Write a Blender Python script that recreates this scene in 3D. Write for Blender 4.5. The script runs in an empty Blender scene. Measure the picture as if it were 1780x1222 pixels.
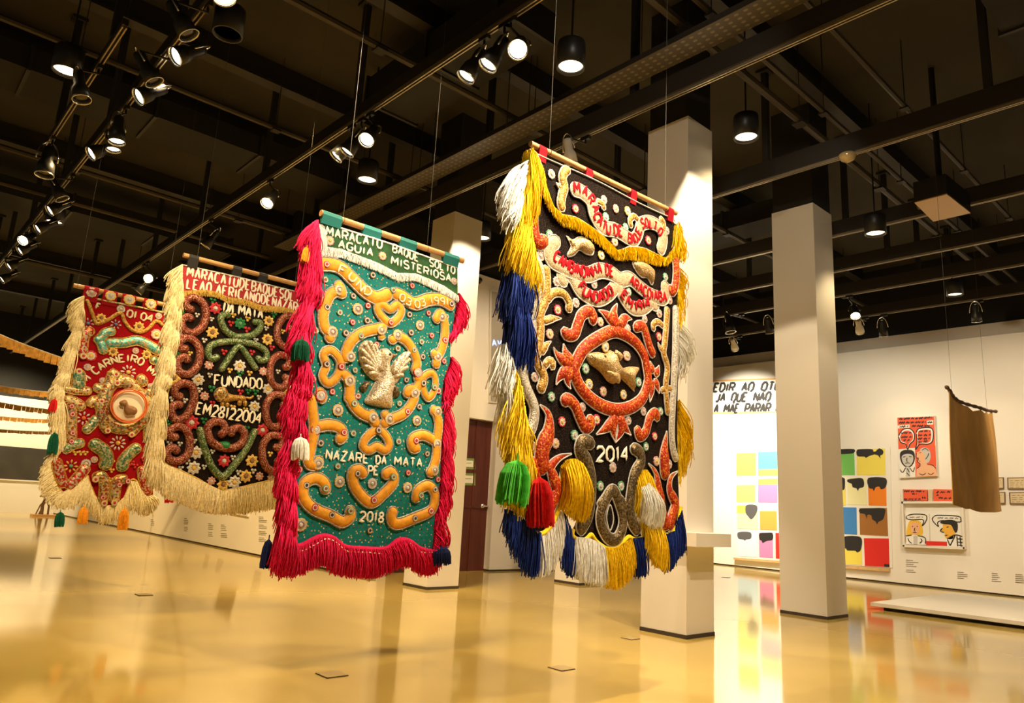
import bpy, bmesh, math, random
import numpy as np
from mathutils import Vector, Matrix
from mathutils.geometry import delaunay_2d_cdt

random.seed(7); RNG = np.random.default_rng(7)
S = bpy.context.scene
COL = S.collection

# ------------------------------------------------------------------ camera
F_PX, YAW, PITCH, ROLL, H = 1258.25, -0.83736, 0.210519, 0.055208, 1.08
cy, sy, cp, sp = math.cos(YAW), math.sin(YAW), math.cos(PITCH), math.sin(PITCH)
_f = np.array([sy*cp, cy*cp, sp]); _r = np.array([cy, -sy, 0.0]); _u = np.cross(_r, _f)
Rr = math.cos(ROLL)*_r + math.sin(ROLL)*_u
Ru = -math.sin(ROLL)*_r + math.cos(ROLL)*_u
Rf = _f
EYE = np.array([0.0, 0.0, H])
cam_d = bpy.data.cameras.new('camera'); cam = bpy.data.objects.new('camera', cam_d); COL.objects.link(cam)
cam_d.sensor_fit = 'HORIZONTAL'; cam_d.sensor_width = 36.0; cam_d.lens = F_PX/1780*36.0
cam_d.clip_start = 0.05; cam_d.clip_end = 200
cam.matrix_world = Matrix(((Rr[0], Ru[0], -Rf[0], 0), (Rr[1], Ru[1], -Rf[1], 0), (Rr[2], Ru[2], -Rf[2], H), (0, 0, 0, 1)))
S.camera = cam

# ------------------------------------------------------------------ colour management, world
S.view_settings.view_transform = 'Standard'; S.view_settings.look = 'None'
S.view_settings.gamma = 1.0; S.view_settings.use_curve_mapping = False
S.view_settings.exposure = 0.22
S.cycles.use_denoising = True
S.cycles.max_bounces = 7; S.cycles.diffuse_bounces = 4; S.cycles.glossy_bounces = 4
S.cycles.sample_clamp_indirect = 6.0
W = bpy.data.worlds.new('world'); S.world = W; W.use_nodes = True
W.node_tree.nodes['Background'].inputs[0].default_value = (1.0, 0.82, 0.55, 1)
W.node_tree.nodes['Background'].inputs[1].default_value = 0.06

def spot(name, loc, target, power, cone=50, blend=0.5, col=(1.0, 0.76, 0.42), r=0.06):
    d = bpy.data.lights.new(name, 'SPOT'); o = bpy.data.objects.new(name, d); COL.objects.link(o)
    d.energy = power; d.color = col; d.spot_size = math.radians(cone); d.spot_blend = blend; d.shadow_soft_size = r
    o.location = loc
    o.rotation_euler = (Vector(target)-Vector(loc)).to_track_quat('-Z', 'Y').to_euler()
    return o
WARM = (1.0, 0.70, 0.31); SOFT = (1.0, 0.80, 0.55); PALE = (1.0, 0.89, 0.68)
# spotlights on the track runs that continue past the frame, aimed at the hanging standards
spot('track_and_fill_light', (0.6, 3.49, 5.0), (-2.8, 3.3, 2.0), 350, 40, 0.6, SOFT)
spot('track_and_fill_light', (0.8, 5.39, 5.0), (-2.8, 3.6, 1.6), 290, 44, 0.6, SOFT)
spot('track_and_fill_light', (3.6, 3.49, 5.0), (-2.8, 3.3, 1.0), 420, 26, 0.6, SOFT)  # added fill from the front, brightens the lower fringe of the nearest standard
spot('track_and_fill_light', (-1.0, 2.6, 5.0), (-4.6, 2.8, 1.9), 540, 42, 0.6, SOFT)
spot('track_and_fill_light', (-0.6, 3.49, 5.0), (-4.6, 2.6, 1.4), 360, 46, 0.7, SOFT)
spot('track_and_fill_light', (-2.6, 1.60, 5.0), (-6.5, 2.4, 2.0), 410, 40, 0.6, SOFT)
spot('track_and_fill_light', (-4.6, 1.18, 5.0), (-8.5, 1.9, 1.9), 280, 40, 0.6, (1.0, 0.76, 0.42))
# spotlights on the columns, then added fills for their upper shafts
spot('track_and_fill_light', (-4.1, 1.60, 5.0), (-4.22, 5.86, 1.6), 430, 58, 0.12, SOFT)
spot('track_and_fill_light', (-0.8, 5.39, 5.0), (-3.96, 6.0, 1.5), 200, 50, 0.15, SOFT)
spot('track_and_fill_light', (-3.4, 5.39, 5.0), (-4.2, 8.68, 0.5), 360, 62, 0.12, SOFT)
spot('track_and_fill_light', (-1.2, 7.66, 5.0), (-3.96, 8.95, 0.9), 130, 50, 0.2, SOFT)
spot('track_and_fill_light', (-7.2, 1.60, 5.0), (-7.9, 5.69, 1.5), 360, 60, 0.2, SOFT)
spot('track_and_fill_light', (-4.6, 3.49, 5.0), (-8.0, 6.6, 1.0), 170, 60, 0.4, SOFT)
spot('track_and_fill_light', (-7.2, 5.39, 5.0), (-7.7, 8.29, 1.0), 300, 70, 0.3, SOFT)
spot('track_and_fill_light', (-2.0, 2.6, 4.85), (-4.2, 5.86, 4.9), 70, 50, 0.6, (1.0, 0.88, 0.72))  # added fill, stands in for soft room light on the front column's top
spot('track_and_fill_light', (-2.6, 5.75, 4.85), (-4.25, 8.68, 4.8), 45, 50, 0.6, (1.0, 0.88, 0.72))  # same kind of added fill for the slim column's top
# warm pools over the floor and the partition at left
spot('track_and_fill_light', (-6.5, 2.60, 5.0), (-10.6, 5.6, 0.9), 900, 84, 0.6, WARM)
spot('track_and_fill_light', (-12.5, 2.60, 5.0), (-15.0, 5.6, 0.9), 900, 95, 0.6, WARM)
spot('track_and_fill_light', (-18.5, 2.60, 5.0), (-21.0, 5.6, 0.9), 900, 95, 0.6, WARM)
spot('track_and_fill_light', (-26.2, 3.49, 4.9), (-29.0, 3.6, 0.9), 1000, 110, 0.6, (1.0, 0.80, 0.46))
spot('track_and_fill_light', (-4.5, 1.18, 5.0), (-5.5, 1.0, 0.0), 330, 110, 0.7, WARM)
spot('track_and_fill_light', (-1.5, 3.49, 5.0), (-2.2, 3.4, 0.0), 700, 105, 0.7, SOFT)
spot('track_and_fill_light', (-9.5, 1.60, 5.0), (-11.0, 1.0, 0.0), 330, 110, 0.7, WARM)
spot('track_and_fill_light', (-6.0, 7.66, 5.0), (-9.5, 8.2, 2.2), 260, 74, 0.6, SOFT)
spot('track_and_fill_light', (-1.0, 9.90, 5.0), (-2.6, 11.6, 1.4), 560, 70, 0.5, SOFT)  # added lamp to brighten the burlap and the low platform
spot('track_and_fill_light', (-3.4, 5.39, 4.9), (-3.4, 4.1, 0.0), 330, 70, 0.6, SOFT)
spot('track_and_fill_light', (-6.2, 5.39, 4.9), (-5.6, 4.4, 0.0), 220, 80, 0.6, SOFT)
# wall washers over the drawings
spot('wall_washer', (-8.6, 12.75, 5.0), (-9.0, 15.68, 2.7), 1800, 62, 0.7, PALE)
spot('wall_washer', (-8.2, 12.75, 5.0), (-8.6, 15.68, 1.2), 800, 60, 0.7, PALE)
spot('wall_washer', (-6.2, 12.40, 4.35), (-6.3, 15.68, 2.4), 240, 96, 0.8, PALE)
spot('wall_washer', (-3.8, 12.40, 4.35), (-3.8, 15.68, 2.3), 235, 100, 0.8, (1.0, 0.81, 0.56))
spot('wall_washer', (-0.8, 12.40, 4.35), (-1.2, 15.68, 2.3), 235, 100, 0.8, (1.0, 0.81, 0.56))

# ------------------------------------------------------------------ picture rays -> points of the place
def ray(px, py): return Rr*(px-890)/F_PX - Ru*(py-611)/F_PX + Rf
def gz(px, py, z=0.0):
    d = ray(px, py); return EYE + d*(z-H)/d[2]
def gx(px, py, X):
    d = ray(px, py); return EYE + d*X/d[0]
def gy(px, py, Y):
    d = ray(px, py); return EYE + d*Y/d[1]
def crop(ox, oy, s): return lambda *p: [(ox+x*s, oy+y*s) for x, y in p]

# ------------------------------------------------------------------ materials
def newmat(name):
    m = bpy.data.materials.new(name); m.use_nodes = True
    nt = m.node_tree; return m, nt, nt.nodes['Principled BSDF']
def c4(c): return (c[0], c[1], c[2], 1.0)
def mat(name, col, rough=0.6, metal=0.0, emit=0.0, emit_col=None, spec=None, vary=0.0, vscale=8.0, bump=0.0, bscale=60.0, stretch=None, coat=0.0):
    m, nt, b = newmat(name)
    b.inputs['Base Color'].default_value = c4(col); b.inputs['Roughness'].default_value = rough; b.inputs['Metallic'].default_value = metal
    if spec is not None: b.inputs['Specular IOR Level'].default_value = spec
    if coat: b.inputs['Coat Weight'].default_value = coat; b.inputs['Coat Roughness'].default_value = 0.08
    if emit:
        b.inputs['Emission Color'].default_value = c4(emit_col or col); b.inputs['Emission Strength'].default_value = emit
    if vary or bump:
        tc = nt.nodes.new('ShaderNodeTexCoord'); src = tc.outputs['Object']
        if stretch:
            mp = nt.nodes.new('ShaderNodeMapping'); mp.inputs['Scale'].default_value = stretch
            nt.links.new(src, mp.inputs['Vector']); src = mp.outputs['Vector']
    if vary:
        n = nt.nodes.new('ShaderNodeTexNoise'); n.inputs['Scale'].default_value = vscale; n.inputs['Detail'].default_value = 4
        nt.links.new(src, n.inputs['Vector'])
        r = nt.nodes.new('ShaderNodeValToRGB')
        r.color_ramp.elements[0].position = 0.3; r.color_ramp.elements[1].position = 0.7
        r.color_ramp.elements[0].color = c4([max(0, x*(1-vary)) for x in col]); r.color_ramp.elements[1].color = c4([min(1, x*(1+vary)) for x in col])
        nt.links.new(n.outputs['Fac'], r.inputs['Fac']); nt.links.new(r.outputs['Color'], b.inputs['Base Color'])
    if bump:
        n2 = nt.nodes.new('ShaderNodeTexNoise'); n2.inputs['Scale'].default_value = bscale; n2.inputs['Detail'].default_value = 3
        nt.links.new(src, n2.inputs['Vector'])
        bp = nt.nodes.new('ShaderNodeBump'); bp.inputs['Strength'].default_value = bump; bp.inputs['Distance'].default_value = 0.01
        nt.links.new(n2.outputs['Fac'], bp.inputs['Height']); nt.links.new(bp.outputs['Normal'], b.inputs['Normal'])
    return m
def sequin(name, cols, scale=110, metal=0.45, rough=0.38, bump=0.5):
    """cloth covered with small sequins: every cell takes one of the listed colours"""
    m, nt, b = newmat(name)
    tc = nt.nodes.new('ShaderNodeTexCoord'); v = nt.nodes.new('ShaderNodeTexVoronoi'); v.inputs['Scale'].default_value = scale
    nt.links.new(tc.outputs['Object'], v.inputs['Vector'])
    sep = nt.nodes.new('ShaderNodeSeparateColor'); nt.links.new(v.outputs['Color'], sep.inputs[0])
    r = nt.nodes.new('ShaderNodeValToRGB'); r.color_ramp.interpolation = 'CONSTANT'
    el = r.color_ramp.elements
    while len(el) < len(cols): el.new(0.5)
    for i, c in enumerate(cols):
        el[i].position = i/len(cols); el[i].color = c4(c)
    nt.links.new(sep.outputs[0], r.inputs['Fac']); nt.links.new(r.outputs['Color'], b.inputs['Base Color'])
    b.inputs['Metallic'].default_value = metal; b.inputs['Roughness'].default_value = rough; b.inputs['Specular IOR Level'].default_value = 0.25
    bp = nt.nodes.new('ShaderNodeBump'); bp.inputs['Strength'].default_value = bump; bp.inputs['Distance'].default_value = 0.004; bp.invert = True
    nt.links.new(v.outputs['Distance'], bp.inputs['Height']); nt.links.new(bp.outputs['Normal'], b.inputs['Normal'])
    return m
def speckled(name, base, dots, scale=38, size=0.16, rough=0.7, spec=0.15):
    """plain cloth sewn with scattered coloured dots"""
    m, nt, b = newmat(name)
    tc = nt.nodes.new('ShaderNodeTexCoord'); v = nt.nodes.new('ShaderNodeTexVoronoi'); v.inputs['Scale'].default_value = scale; v.voronoi_dimensions = '2D'
    sx = nt.nodes.new('ShaderNodeSeparateXYZ'); cx = nt.nodes.new('ShaderNodeCombineXYZ'); nt.links.new(tc.outputs['Object'], sx.inputs[0])
    nt.links.new(sx.outputs['Y'], cx.inputs['X']); nt.links.new(sx.outputs['Z'], cx.inputs['Y']); nt.links.new(cx.outputs[0], v.inputs['Vector'])
    sep = nt.nodes.new('ShaderNodeSeparateColor'); nt.links.new(v.outputs['Color'], sep.inputs[0])
    r = nt.nodes.new('ShaderNodeValToRGB'); r.color_ramp.interpolation = 'CONSTANT'; el = r.color_ramp.elements
    while len(el) < len(dots): el.new(0.5)
    for i, c in enumerate(dots): el[i].position = i/len(dots); el[i].color = c4(c)
    nt.links.new(sep.outputs[1], r.inputs['Fac'])
    lt = nt.nodes.new('ShaderNodeMath'); lt.operation = 'LESS_THAN'; lt.inputs[1].default_value = size
    nt.links.new(v.outputs['Distance'], lt.inputs[0])
    mx = nt.nodes.new('ShaderNodeMix'); mx.data_type = 'RGBA'
    mx.inputs[6].default_value = c4(base)
    nt.links.new(lt.outputs[0], mx.inputs[0]); nt.links.new(r.outputs['Color'], mx.inputs[7]); nt.links.new(mx.outputs[2], b.inputs['Base Color'])
    b.inputs['Roughness'].default_value = rough; b.inputs['Specular IOR Level'].default_value = spec
    return m
def yarn(name, col):
    return mat(name, col, 0.85, vary=0.22, vscale=55, spec=0.25)

M = {}
M['wall'] = mat('white wall paint', (0.80, 0.755, 0.68), 0.85, vary=0.02, vscale=0.6)
M['trim_shade'] = mat('shade darkened trim', (0.60, 0.54, 0.46), 0.85)  # darker than the wall: shade of the recessed strip put into its colour
M['column'] = mat('column paint', (0.76, 0.71, 0.62), 0.85, vary=0.02, vscale=0.8)
M['black_paint'] = mat('black ceiling paint', (0.012, 0.011, 0.010), 0.75)
M['deck'] = mat('dark concrete deck', (0.038, 0.032, 0.020), 0.9, vary=0.25, vscale=0.9)
M['steel_dark'] = mat('dark painted steel', (0.020, 0.017, 0.013), 0.55)
M['pipe'] = mat('painted conduit', (0.045, 0.034, 0.020), 0.5)
M['aluminium'] = mat('track aluminium', (0.42, 0.36, 0.27), 0.35, 0.7)
M['chrome'] = mat('chrome', (0.8, 0.78, 0.72), 0.2, 1.0)
M['lamp_black'] = mat('black lamp housing', (0.014, 0.013, 0.012), 0.4)
M['lamp_white'] = mat('white lamp housing', (0.78, 0.72, 0.60), 0.5)
M['lens'] = mat('lit lens', (1.0, 0.9, 0.7), 0.3, emit=14, emit_col=(1.0, 0.86, 0.60))
M['lens_warm'] = mat('lit downlight disc', (1.0, 0.85, 0.6), 0.3, emit=5.0, emit_col=(1.0, 0.80, 0.50))
M['lens_off'] = mat('unlit lens', (0.05, 0.045, 0.04), 0.15)
M['skirt'] = mat('dark shadow gap skirting', (0.05, 0.035, 0.025), 0.6)
M['rod'] = mat('pale wooden rod', (0.54, 0.29, 0.11), 0.45, vary=0.18, vscale=20, stretch=(4, .4, 4))
M['wire'] = mat('steel suspension wire', (0.10, 0.088, 0.07), 0.5, 0.2)
M['door'] = mat('dark red timber door', (0.085, 0.016, 0.010), 0.45, vary=0.25, vscale=3, stretch=(6, 6, .6))
M['yellow_yarn'] = yarn('yellow yarn', (0.90, 0.60, 0.015)); M['white_yarn'] = yarn('white yarn', (0.92, 0.88, 0.78)); M['blue_yarn'] = yarn('royal blue yarn', (0.012, 0.035, 0.22))
M['green_yarn'] = yarn('bright green yarn', (0.09, 0.50, 0.05)); M['red_yarn'] = yarn('red yarn', (0.62, 0.012, 0.012)); M['pink_yarn'] = yarn('hot pink yarn', (0.74, 0.010, 0.085))
M['cream_yarn'] = yarn('cream yarn', (0.84, 0.70, 0.40)); M['dark_green_yarn'] = yarn('dark green yarn', (0.005, 0.10, 0.05)); M['orange_yarn'] = yarn('orange yarn', (0.85, 0.35, 0.02)); M['navy_yarn'] = yarn('navy yarn', (0.012, 0.02, 0.10))
M['gold_fringe'] = yarn('gold metallic fringe', (0.62, 0.40, 0.08))
M['black_velvet'] = speckled('black velvet with tiny sequins', (0.006, 0.004, 0.0035), [(0.05, 0.025, 0.012), (0.09, 0.05, 0.02), (0.02, 0.012, 0.01)], 120, 0.20, 0.85, 0.06)
M['teal_cloth'] = speckled('teal cloth sewn with dots', (0.007, 0.165, 0.150), [(0.55, 0.36, 0.06), (0.22, 0.05, 0.03), (0.05, 0.25, 0.10), (0.60, 0.50, 0.30), (0.01, 0.05, 0.06)], 34, 0.17)
M['red_velvet'] = speckled('red velvet', (0.27, 0.003, 0.007), [(0.28, 0.006, 0.01), (0.20, 0.003, 0.006)], 40, 0.2, 0.85, 0.08)
M['green_velvet'] = mat('dark green velvet', (0.012, 0.075, 0.014), 0.8, vary=0.3, vscale=12)
M['crimson_cloth'] = mat('crimson cloth', (0.36, 0.008, 0.014), 0.7, vary=0.15, vscale=14)
M['teal_band'] = mat('teal cloth loop', (0.008, 0.17, 0.15), 0.7); M['red_band'] = mat('red cloth loop', (0.28, 0.006, 0.012), 0.8, spec=0.1); M['black_band'] = mat('black cloth loop', (0.012, 0.01, 0.01), 0.7)
M['ember'] = sequin('orange red sequins', [(0.40, 0.026, 0.004), (0.48, 0.055, 0.006), (0.28, 0.014, 0.004), (0.62, 0.20, 0.02), (0.36, 0.022, 0.005)], 120, 0.2, 0.5)
M['old_gold'] = sequin('old gold sequins', [(0.38, 0.19, 0.03), (0.46, 0.25, 0.045), (0.28, 0.12, 0.018), (0.64, 0.42, 0.14)], 120, 0.3, 0.45)
M['silver_bead'] = sequin('silver beading', [(0.46, 0.40, 0.30), (0.58, 0.52, 0.42), (0.34, 0.29, 0.21), (0.70, 0.64, 0.52)], 140, 0.3)
M['bronze'] = sequin('dark bronze sequins', [(0.10, 0.075, 0.035), (0.16, 0.11, 0.05), (0.06, 0.045, 0.025), (0.26, 0.17, 0.07)], 130, 0.5)
M['ribbon'] = sequin('pale pearl ribbon', [(0.46, 0.34, 0.20), (0.54, 0.41, 0.26), (0.36, 0.26, 0.14)], 150, 0.1, 0.5)
M['fish'] = sequin('champagne satin', [(0.52, 0.35, 0.15), (0.62, 0.44, 0.21), (0.42, 0.27, 0.11)], 120, 0.4, 0.34, 0.8)
M['cord'] = mat('white beaded cord', (0.66, 0.61, 0.53), 0.45, bump=0.8, bscale=260)
M['grey_cord'] = sequin('grey beaded cord', [(0.36, 0.33, 0.27), (0.50, 0.46, 0.38), (0.25, 0.23, 0.19)], 220, 0.35)
M['amber'] = mat('stuffed amber satin', (0.68, 0.29, 0.018), 0.55, spec=0.25, vary=0.16, vscale=30, bump=0.25, bscale=50)
M['eagle'] = sequin('silver gold plumage', [(0.66, 0.54, 0.36), (0.82, 0.72, 0.54), (0.45, 0.35, 0.22), (0.74, 0.62, 0.42)], 110, 0.45, 0.34, 0.9)
M['red_letter'] = mat('red felt letters', (0.38, 0.005, 0.012), 0.8, spec=0.1); M['white_letter'] = mat('white sequin letters', (0.86, 0.78, 0.62), 0.5); M['pale_letter'] = mat('dull silver letters', (0.62, 0.55, 0.36), 0.5)
M['rust_tube'] = sequin('rust and pearl sequin tube', [(0.17, 0.024, 0.010), (0.25, 0.045, 0.018), (0.12, 0.014, 0.008), (0.50, 0.28, 0.18)], 170, 0.35)
M['green_tube'] = sequin('green and pearl sequin tube', [(0.05, 0.10, 0.025), (0.10, 0.17, 0.05), (0.035, 0.08, 0.02), (0.46, 0.46, 0.28)], 170, 0.35)
M['gem'] = sequin('mixed gold gems', [(0.62, 0.38, 0.10), (0.50, 0.42, 0.28), (0.30, 0.06, 0.03), (0.72, 0.52, 0.22), (0.20, 0.24, 0.14)], 60, 0.45)
M['gem_green'] = sequin('green gems', [(0.10, 0.26, 0.14), (0.40, 0.34, 0.16), (0.06, 0.16, 0.10), (0.50, 0.46, 0.30)], 60, 0.45)
M['gem_red'] = sequin('red gems', [(0.45, 0.02, 0.02), (0.55, 0.32, 0.12), (0.36, 0.03, 0.02), (0.50, 0.44, 0.34)], 60, 0.45)
M['turquoise'] = sequin('turquoise gems', [(0.12, 0.42, 0.36), (0.24, 0.52, 0.44), (0.50, 0.36, 0.16), (0.08, 0.30, 0.28)], 60, 0.4)
for nm, c in dict(pearl=(0.60, 0.56, 0.48), red=(0.50, 0.02, 0.025), green=(0.10, 0.30, 0.14), yellow=(0.72, 0.46, 0.10), pink=(0.62, 0.30, 0.22), silver=(0.50, 0.48, 0.44), leaf=(0.012, 0.17, 0.04), brown=(0.26, 0.12, 0.05), dark=(0.04, 0.03, 0.025), orange=(0.75, 0.16, 0.04), blue=(0.10, 0.20, 0.36)).items():
    M['b_'+nm] = mat(nm+' beads', c, 0.32, 0.15, bump=0.4, bscale=300)

# ------------------------------------------------------------------ mesh builders
ORG = {}
class MB:
    def __init__(self): self.v = []; self.f = []; self.mi = []; self.n = 0
    def add(self, verts, faces, mi=0):
        k = self.n; verts = np.asarray(verts, float).reshape(-1, 3); self.v.append(verts); self.n += len(verts)
        for q in faces: self.f.append([i+k for i in q]); self.mi.append(mi)
    def box(self, a, b, mi=0):
        (x0, y0, z0), (x1, y1, z1) = np.minimum(a, b), np.maximum(a, b)
        self.add([(x0,y0,z0),(x1,y0,z0),(x1,y1,z0),(x0,y1,z0),(x0,y0,z1),(x1,y0,z1),(x1,y1,z1),(x0,y1,z1)],
                 [(0,3,2,1),(4,5,6,7),(0,1,5,4),(1,2,6,5),(2,3,7,6),(3,0,4,7)], mi)
    def rod(self, pts, r, n=8, mi=0, caps=True):
        pts = [np.asarray(p, float) for p in pts]; R = r if hasattr(r, '__len__') else [r]*len(pts)
        vs = []; fs = []; prev = None
        for i, p in enumerate(pts):
            t = pts[min(i+1, len(pts)-1)]-pts[max(i-1, 0)]; t = t/(np.linalg.norm(t)+1e-12)
            if prev is None:
                a = np.array([0, 0, 1.0]) if abs(t[2]) < 0.9 else np.array([1.0, 0, 0])
            else: a = prev
            e = a-t*(a@t); e /= np.linalg.norm(e)+1e-12; g = np.cross(t, e); prev = e
            for k in range(n):
                th = 2*math.pi*k/n; vs.append(p+R[i]*(math.cos(th)*e+math.sin(th)*g))
        for i in range(len(pts)-1):
            for k in range(n): fs.append((i*n+k, i*n+(k+1) % n, (i+1)*n+(k+1) % n, (i+1)*n+k))
        if caps: fs.append(tuple(range(n))[::-1]); fs.append(tuple((len(pts)-1)*n+k for k in range(n)))
        self.add(vs, fs, mi)
    def lathe(self, prof, n=24, o=(0, 0, 0), axis=(0, 0, 1), mi=0, close=True):
        w = np.array(axis, float); w /= np.linalg.norm(w); a = np.array([0, 0, 1.0]) if abs(w[2]) < 0.9 else np.array([0, 1.0, 0])
        e = a-w*(a@w); e /= np.linalg.norm(e); g = np.cross(w, e); o = np.asarray(o, float); vs = []; fs = []
        for r, h in prof:
            for k in range(n):
                th = 2*math.pi*k/n; vs.append(o+w*h+r*(math.cos(th)*e+math.sin(th)*g))
        for i in range(len(prof)-1):
            for k in range(n): fs.append((i*n+k, i*n+(k+1) % n, (i+1)*n+(k+1) % n, (i+1)*n+k))
        if close: fs.append(tuple(range(n))[::-1]); fs.append(tuple((len(prof)-1)*n+k for k in range(n)))
        self.add(vs, fs, mi)
    def mesh(self, name, mats, org=(0, 0, 0), smooth=True):
        me = bpy.data.meshes.new(name)
        v = np.concatenate(self.v)-np.asarray(org, float) if self.v else np.zeros((0, 3))
        me.from_pydata(v.tolist(), [], self.f)
        for m in (mats if isinstance(mats, (list, tuple)) else [mats]): me.materials.append(m)
        if len(me.polygons):
            me.polygons.foreach_set('material_index', self.mi)
            if smooth: me.polygons.foreach_set('use_smooth', [True]*len(me.polygons))
        me.update(); return me
    def obj(self, name, mats, parent=None, org=None, smooth=False, angle=None):
        if org is None: org = ORG[parent.name] if parent else (0, 0, 0)
        me = self.mesh(name, mats, org, smooth)
        o = bpy.data.objects.new(name, me); COL.objects.link(o)
        if parent: o.parent = parent
        else: o.location = org
        ORG[o.name] = tuple(org)
        if smooth and angle: me.set_sharp_from_angle(angle=math.radians(angle))
        return o
def thing(name, label, cat, loc, group=None):
    o = bpy.data.objects.new(name, None); COL.objects.link(o); o.empty_display_size = 0.1
    o.location = loc; o['label'] = label; o['category'] = cat; ORG[o.name] = tuple(loc)
    if group: o['group'] = group
    return o
def tag(o, label, cat, group=None):
    o['label'] = label; o['category'] = cat
    if group: o['group'] = group
    return o
def struct(o): o['kind'] = 'structure'; return o
def place(me, name, parent, loc, scale=1.0, rot=None):
    o = bpy.data.objects.new(name, me); COL.objects.link(o); o.parent = parent
    o.location = np.asarray(loc)-np.asarray(ORG[parent.name])
    if hasattr(scale, '__len__'): o.scale = scale
    else: o.scale = (scale,)*3
    if rot is not None: o.rotation_euler = rot
    ORG[o.name] = tuple(loc); return o

# ------------------------------------------------------------------ drawing on upright planes
class Plane:
    """kind 'x': the plane X = c facing +X (u = Y); kind 'y': the plane Y = c facing -Y (u = X); v = Z"""
    def __init__(self, kind, c, wave=0.0, ph=0.0): self.k = kind; self.c = c; self.wave = wave; self.ph = ph
    def uv(self, p):
        q = gx(p[0], p[1], self.c) if self.k == 'x' else gy(p[0], p[1], self.c)
        return (q[1], q[2]) if self.k == 'x' else (q[0], q[2])
    def uvs(self, pts): return [self.uv(p) for p in pts]
    def w(self, u, v): return self.wave*(np.sin(u*5.1+v*1.3+self.ph)+0.5*np.sin(v*4.3-u*2.2+self.ph*2)) if self.wave else 0.0*np.asarray(u)
    def P(self, u, v, d=0.0):
        u = np.asarray(u, float); v = np.asarray(v, float); d = np.asarray(d, float)+self.w(u, v)+0*u
        return np.stack([self.c+d, u, v], -1) if self.k == 'x' else np.stack([u, self.c-d, v], -1)
def spline(pts, step=0.02, closed=False):
    p = [np.asarray(q, float) for q in pts]; n = len(p); out = []
    rng = range(n if closed else n-1)
    for i in rng:
        if closed: a, b, c, d = p[i-1], p[i], p[(i+1) % n], p[(i+2) % n]
        else: a, b, c, d = p[max(i-1, 0)], p[i], p[i+1], p[min(i+2, n-1)]
        m = max(2, int(np.linalg.norm(c-b)/step)+1)
        for k in range(m):
            t = k/m; out.append(0.5*((2*b)+(c-a)*t+(2*a-5*b+4*c-d)*t*t+(3*b-a-3*c+d)*t**3))
    if not closed: out.append(p[-1])
    return np.array(out)
def linear(pts, step=0.02, closed=False):
    p = [np.asarray(q, float) for q in pts]; n = len(p); out = []
    for i in range(n if closed else n-1):
        b, c = p[i], p[(i+1) % n]; m = max(1, int(np.linalg.norm(c-b)/step)+1)
        for k in range(m): out.append(b+(c-b)*k/m)
    if not closed: out.append(p[-1])
    return np.array(out)
def frame2(q, closed=False):
    if closed: t = np.roll(q, -1, 0)-np.roll(q, 1, 0)
    else: t = np.gradient(q, axis=0)
    t /= np.linalg.norm(t, axis=1)[:, None]+1e-12
    return t, np.stack([-t[:, 1], t[:, 0]], 1)
def sausage(mb, pl, q, r, h, d0, closed=False, point=None, n=10, mi=0):
    """stuffed tube lying on the plane along the 2D polyline q; returns its rim for an outline cord"""
    t, nn = frame2(q, closed); L = np.concatenate([[0], np.cumsum(np.linalg.norm(np.diff(q, axis=0), axis=1))]); T = L[-1]
    k = np.ones(len(q))
    if not closed:
        a = np.clip(L/(r*0.9), 0, 1); b = np.clip((T-L)/(r*0.9), 0, 1)
        if point in ('start', 'both'): a = np.clip(0.05+L/(T*0.55), 0, 1)
        if point in ('end', 'both'): b = np.clip(0.05+(T-L)/(T*0.55), 0, 1)
        fa = a if point in ('start', 'both') else np.sqrt(1-(1-a)**2); fb = b if point in ('end', 'both') else np.sqrt(1-(1-b)**2)
        k = np.maximum(np.minimum(fa, fb), 0.02)
    vs = []
    for j in range(n):
        th = 2*math.pi*j/n; c = q+nn*(math.cos(th)*r*k)[:, None]
        vs.append(pl.P(c[:, 0], c[:, 1], d0+h*k*(math.sin(th))))
    V = np.stack(vs, 1).reshape(-1, 3); fs = []; m = len(q)
    for i in range(m if closed else m-1):
        i2 = (i+1) % m
        for j in range(n): fs.append((i*n+j, i*n+(j+1) % n, i2*n+(j+1) % n, i2*n+j))
    if not closed: fs.append(tuple(range(n))[::-1]); fs.append(tuple((m-1)*n+j for j in range(n)))
    mb.add(V, fs, mi)
    if closed: return [q+nn*r, q-nn*r]
    return [np.concatenate([q+nn*(r*k)[:, None], (q-nn*(r*k)[:, None])[::-1]])]
def cordline(mb, pl, q, r, d, closed=False, n=5, mi=0):
    t, nn = frame2(q, closed); vs = []
    for j in range(n):
        th = 2*math.pi*j/n; c = q+nn*(math.cos(th)*r); vs.append(pl.P(c[:, 0], c[:, 1], d+r*math.sin(th)))
    V = np.stack(vs, 1).reshape(-1, 3); fs = []; m = len(q)
    for i in range(m if closed else m-1):
        i2 = (i+1) % m
        for j in range(n): fs.append((i*n+j, i*n+(j+1) % n, i2*n+(j+1) % n, i2*n+j))
    mb.add(V, fs, mi)
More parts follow.
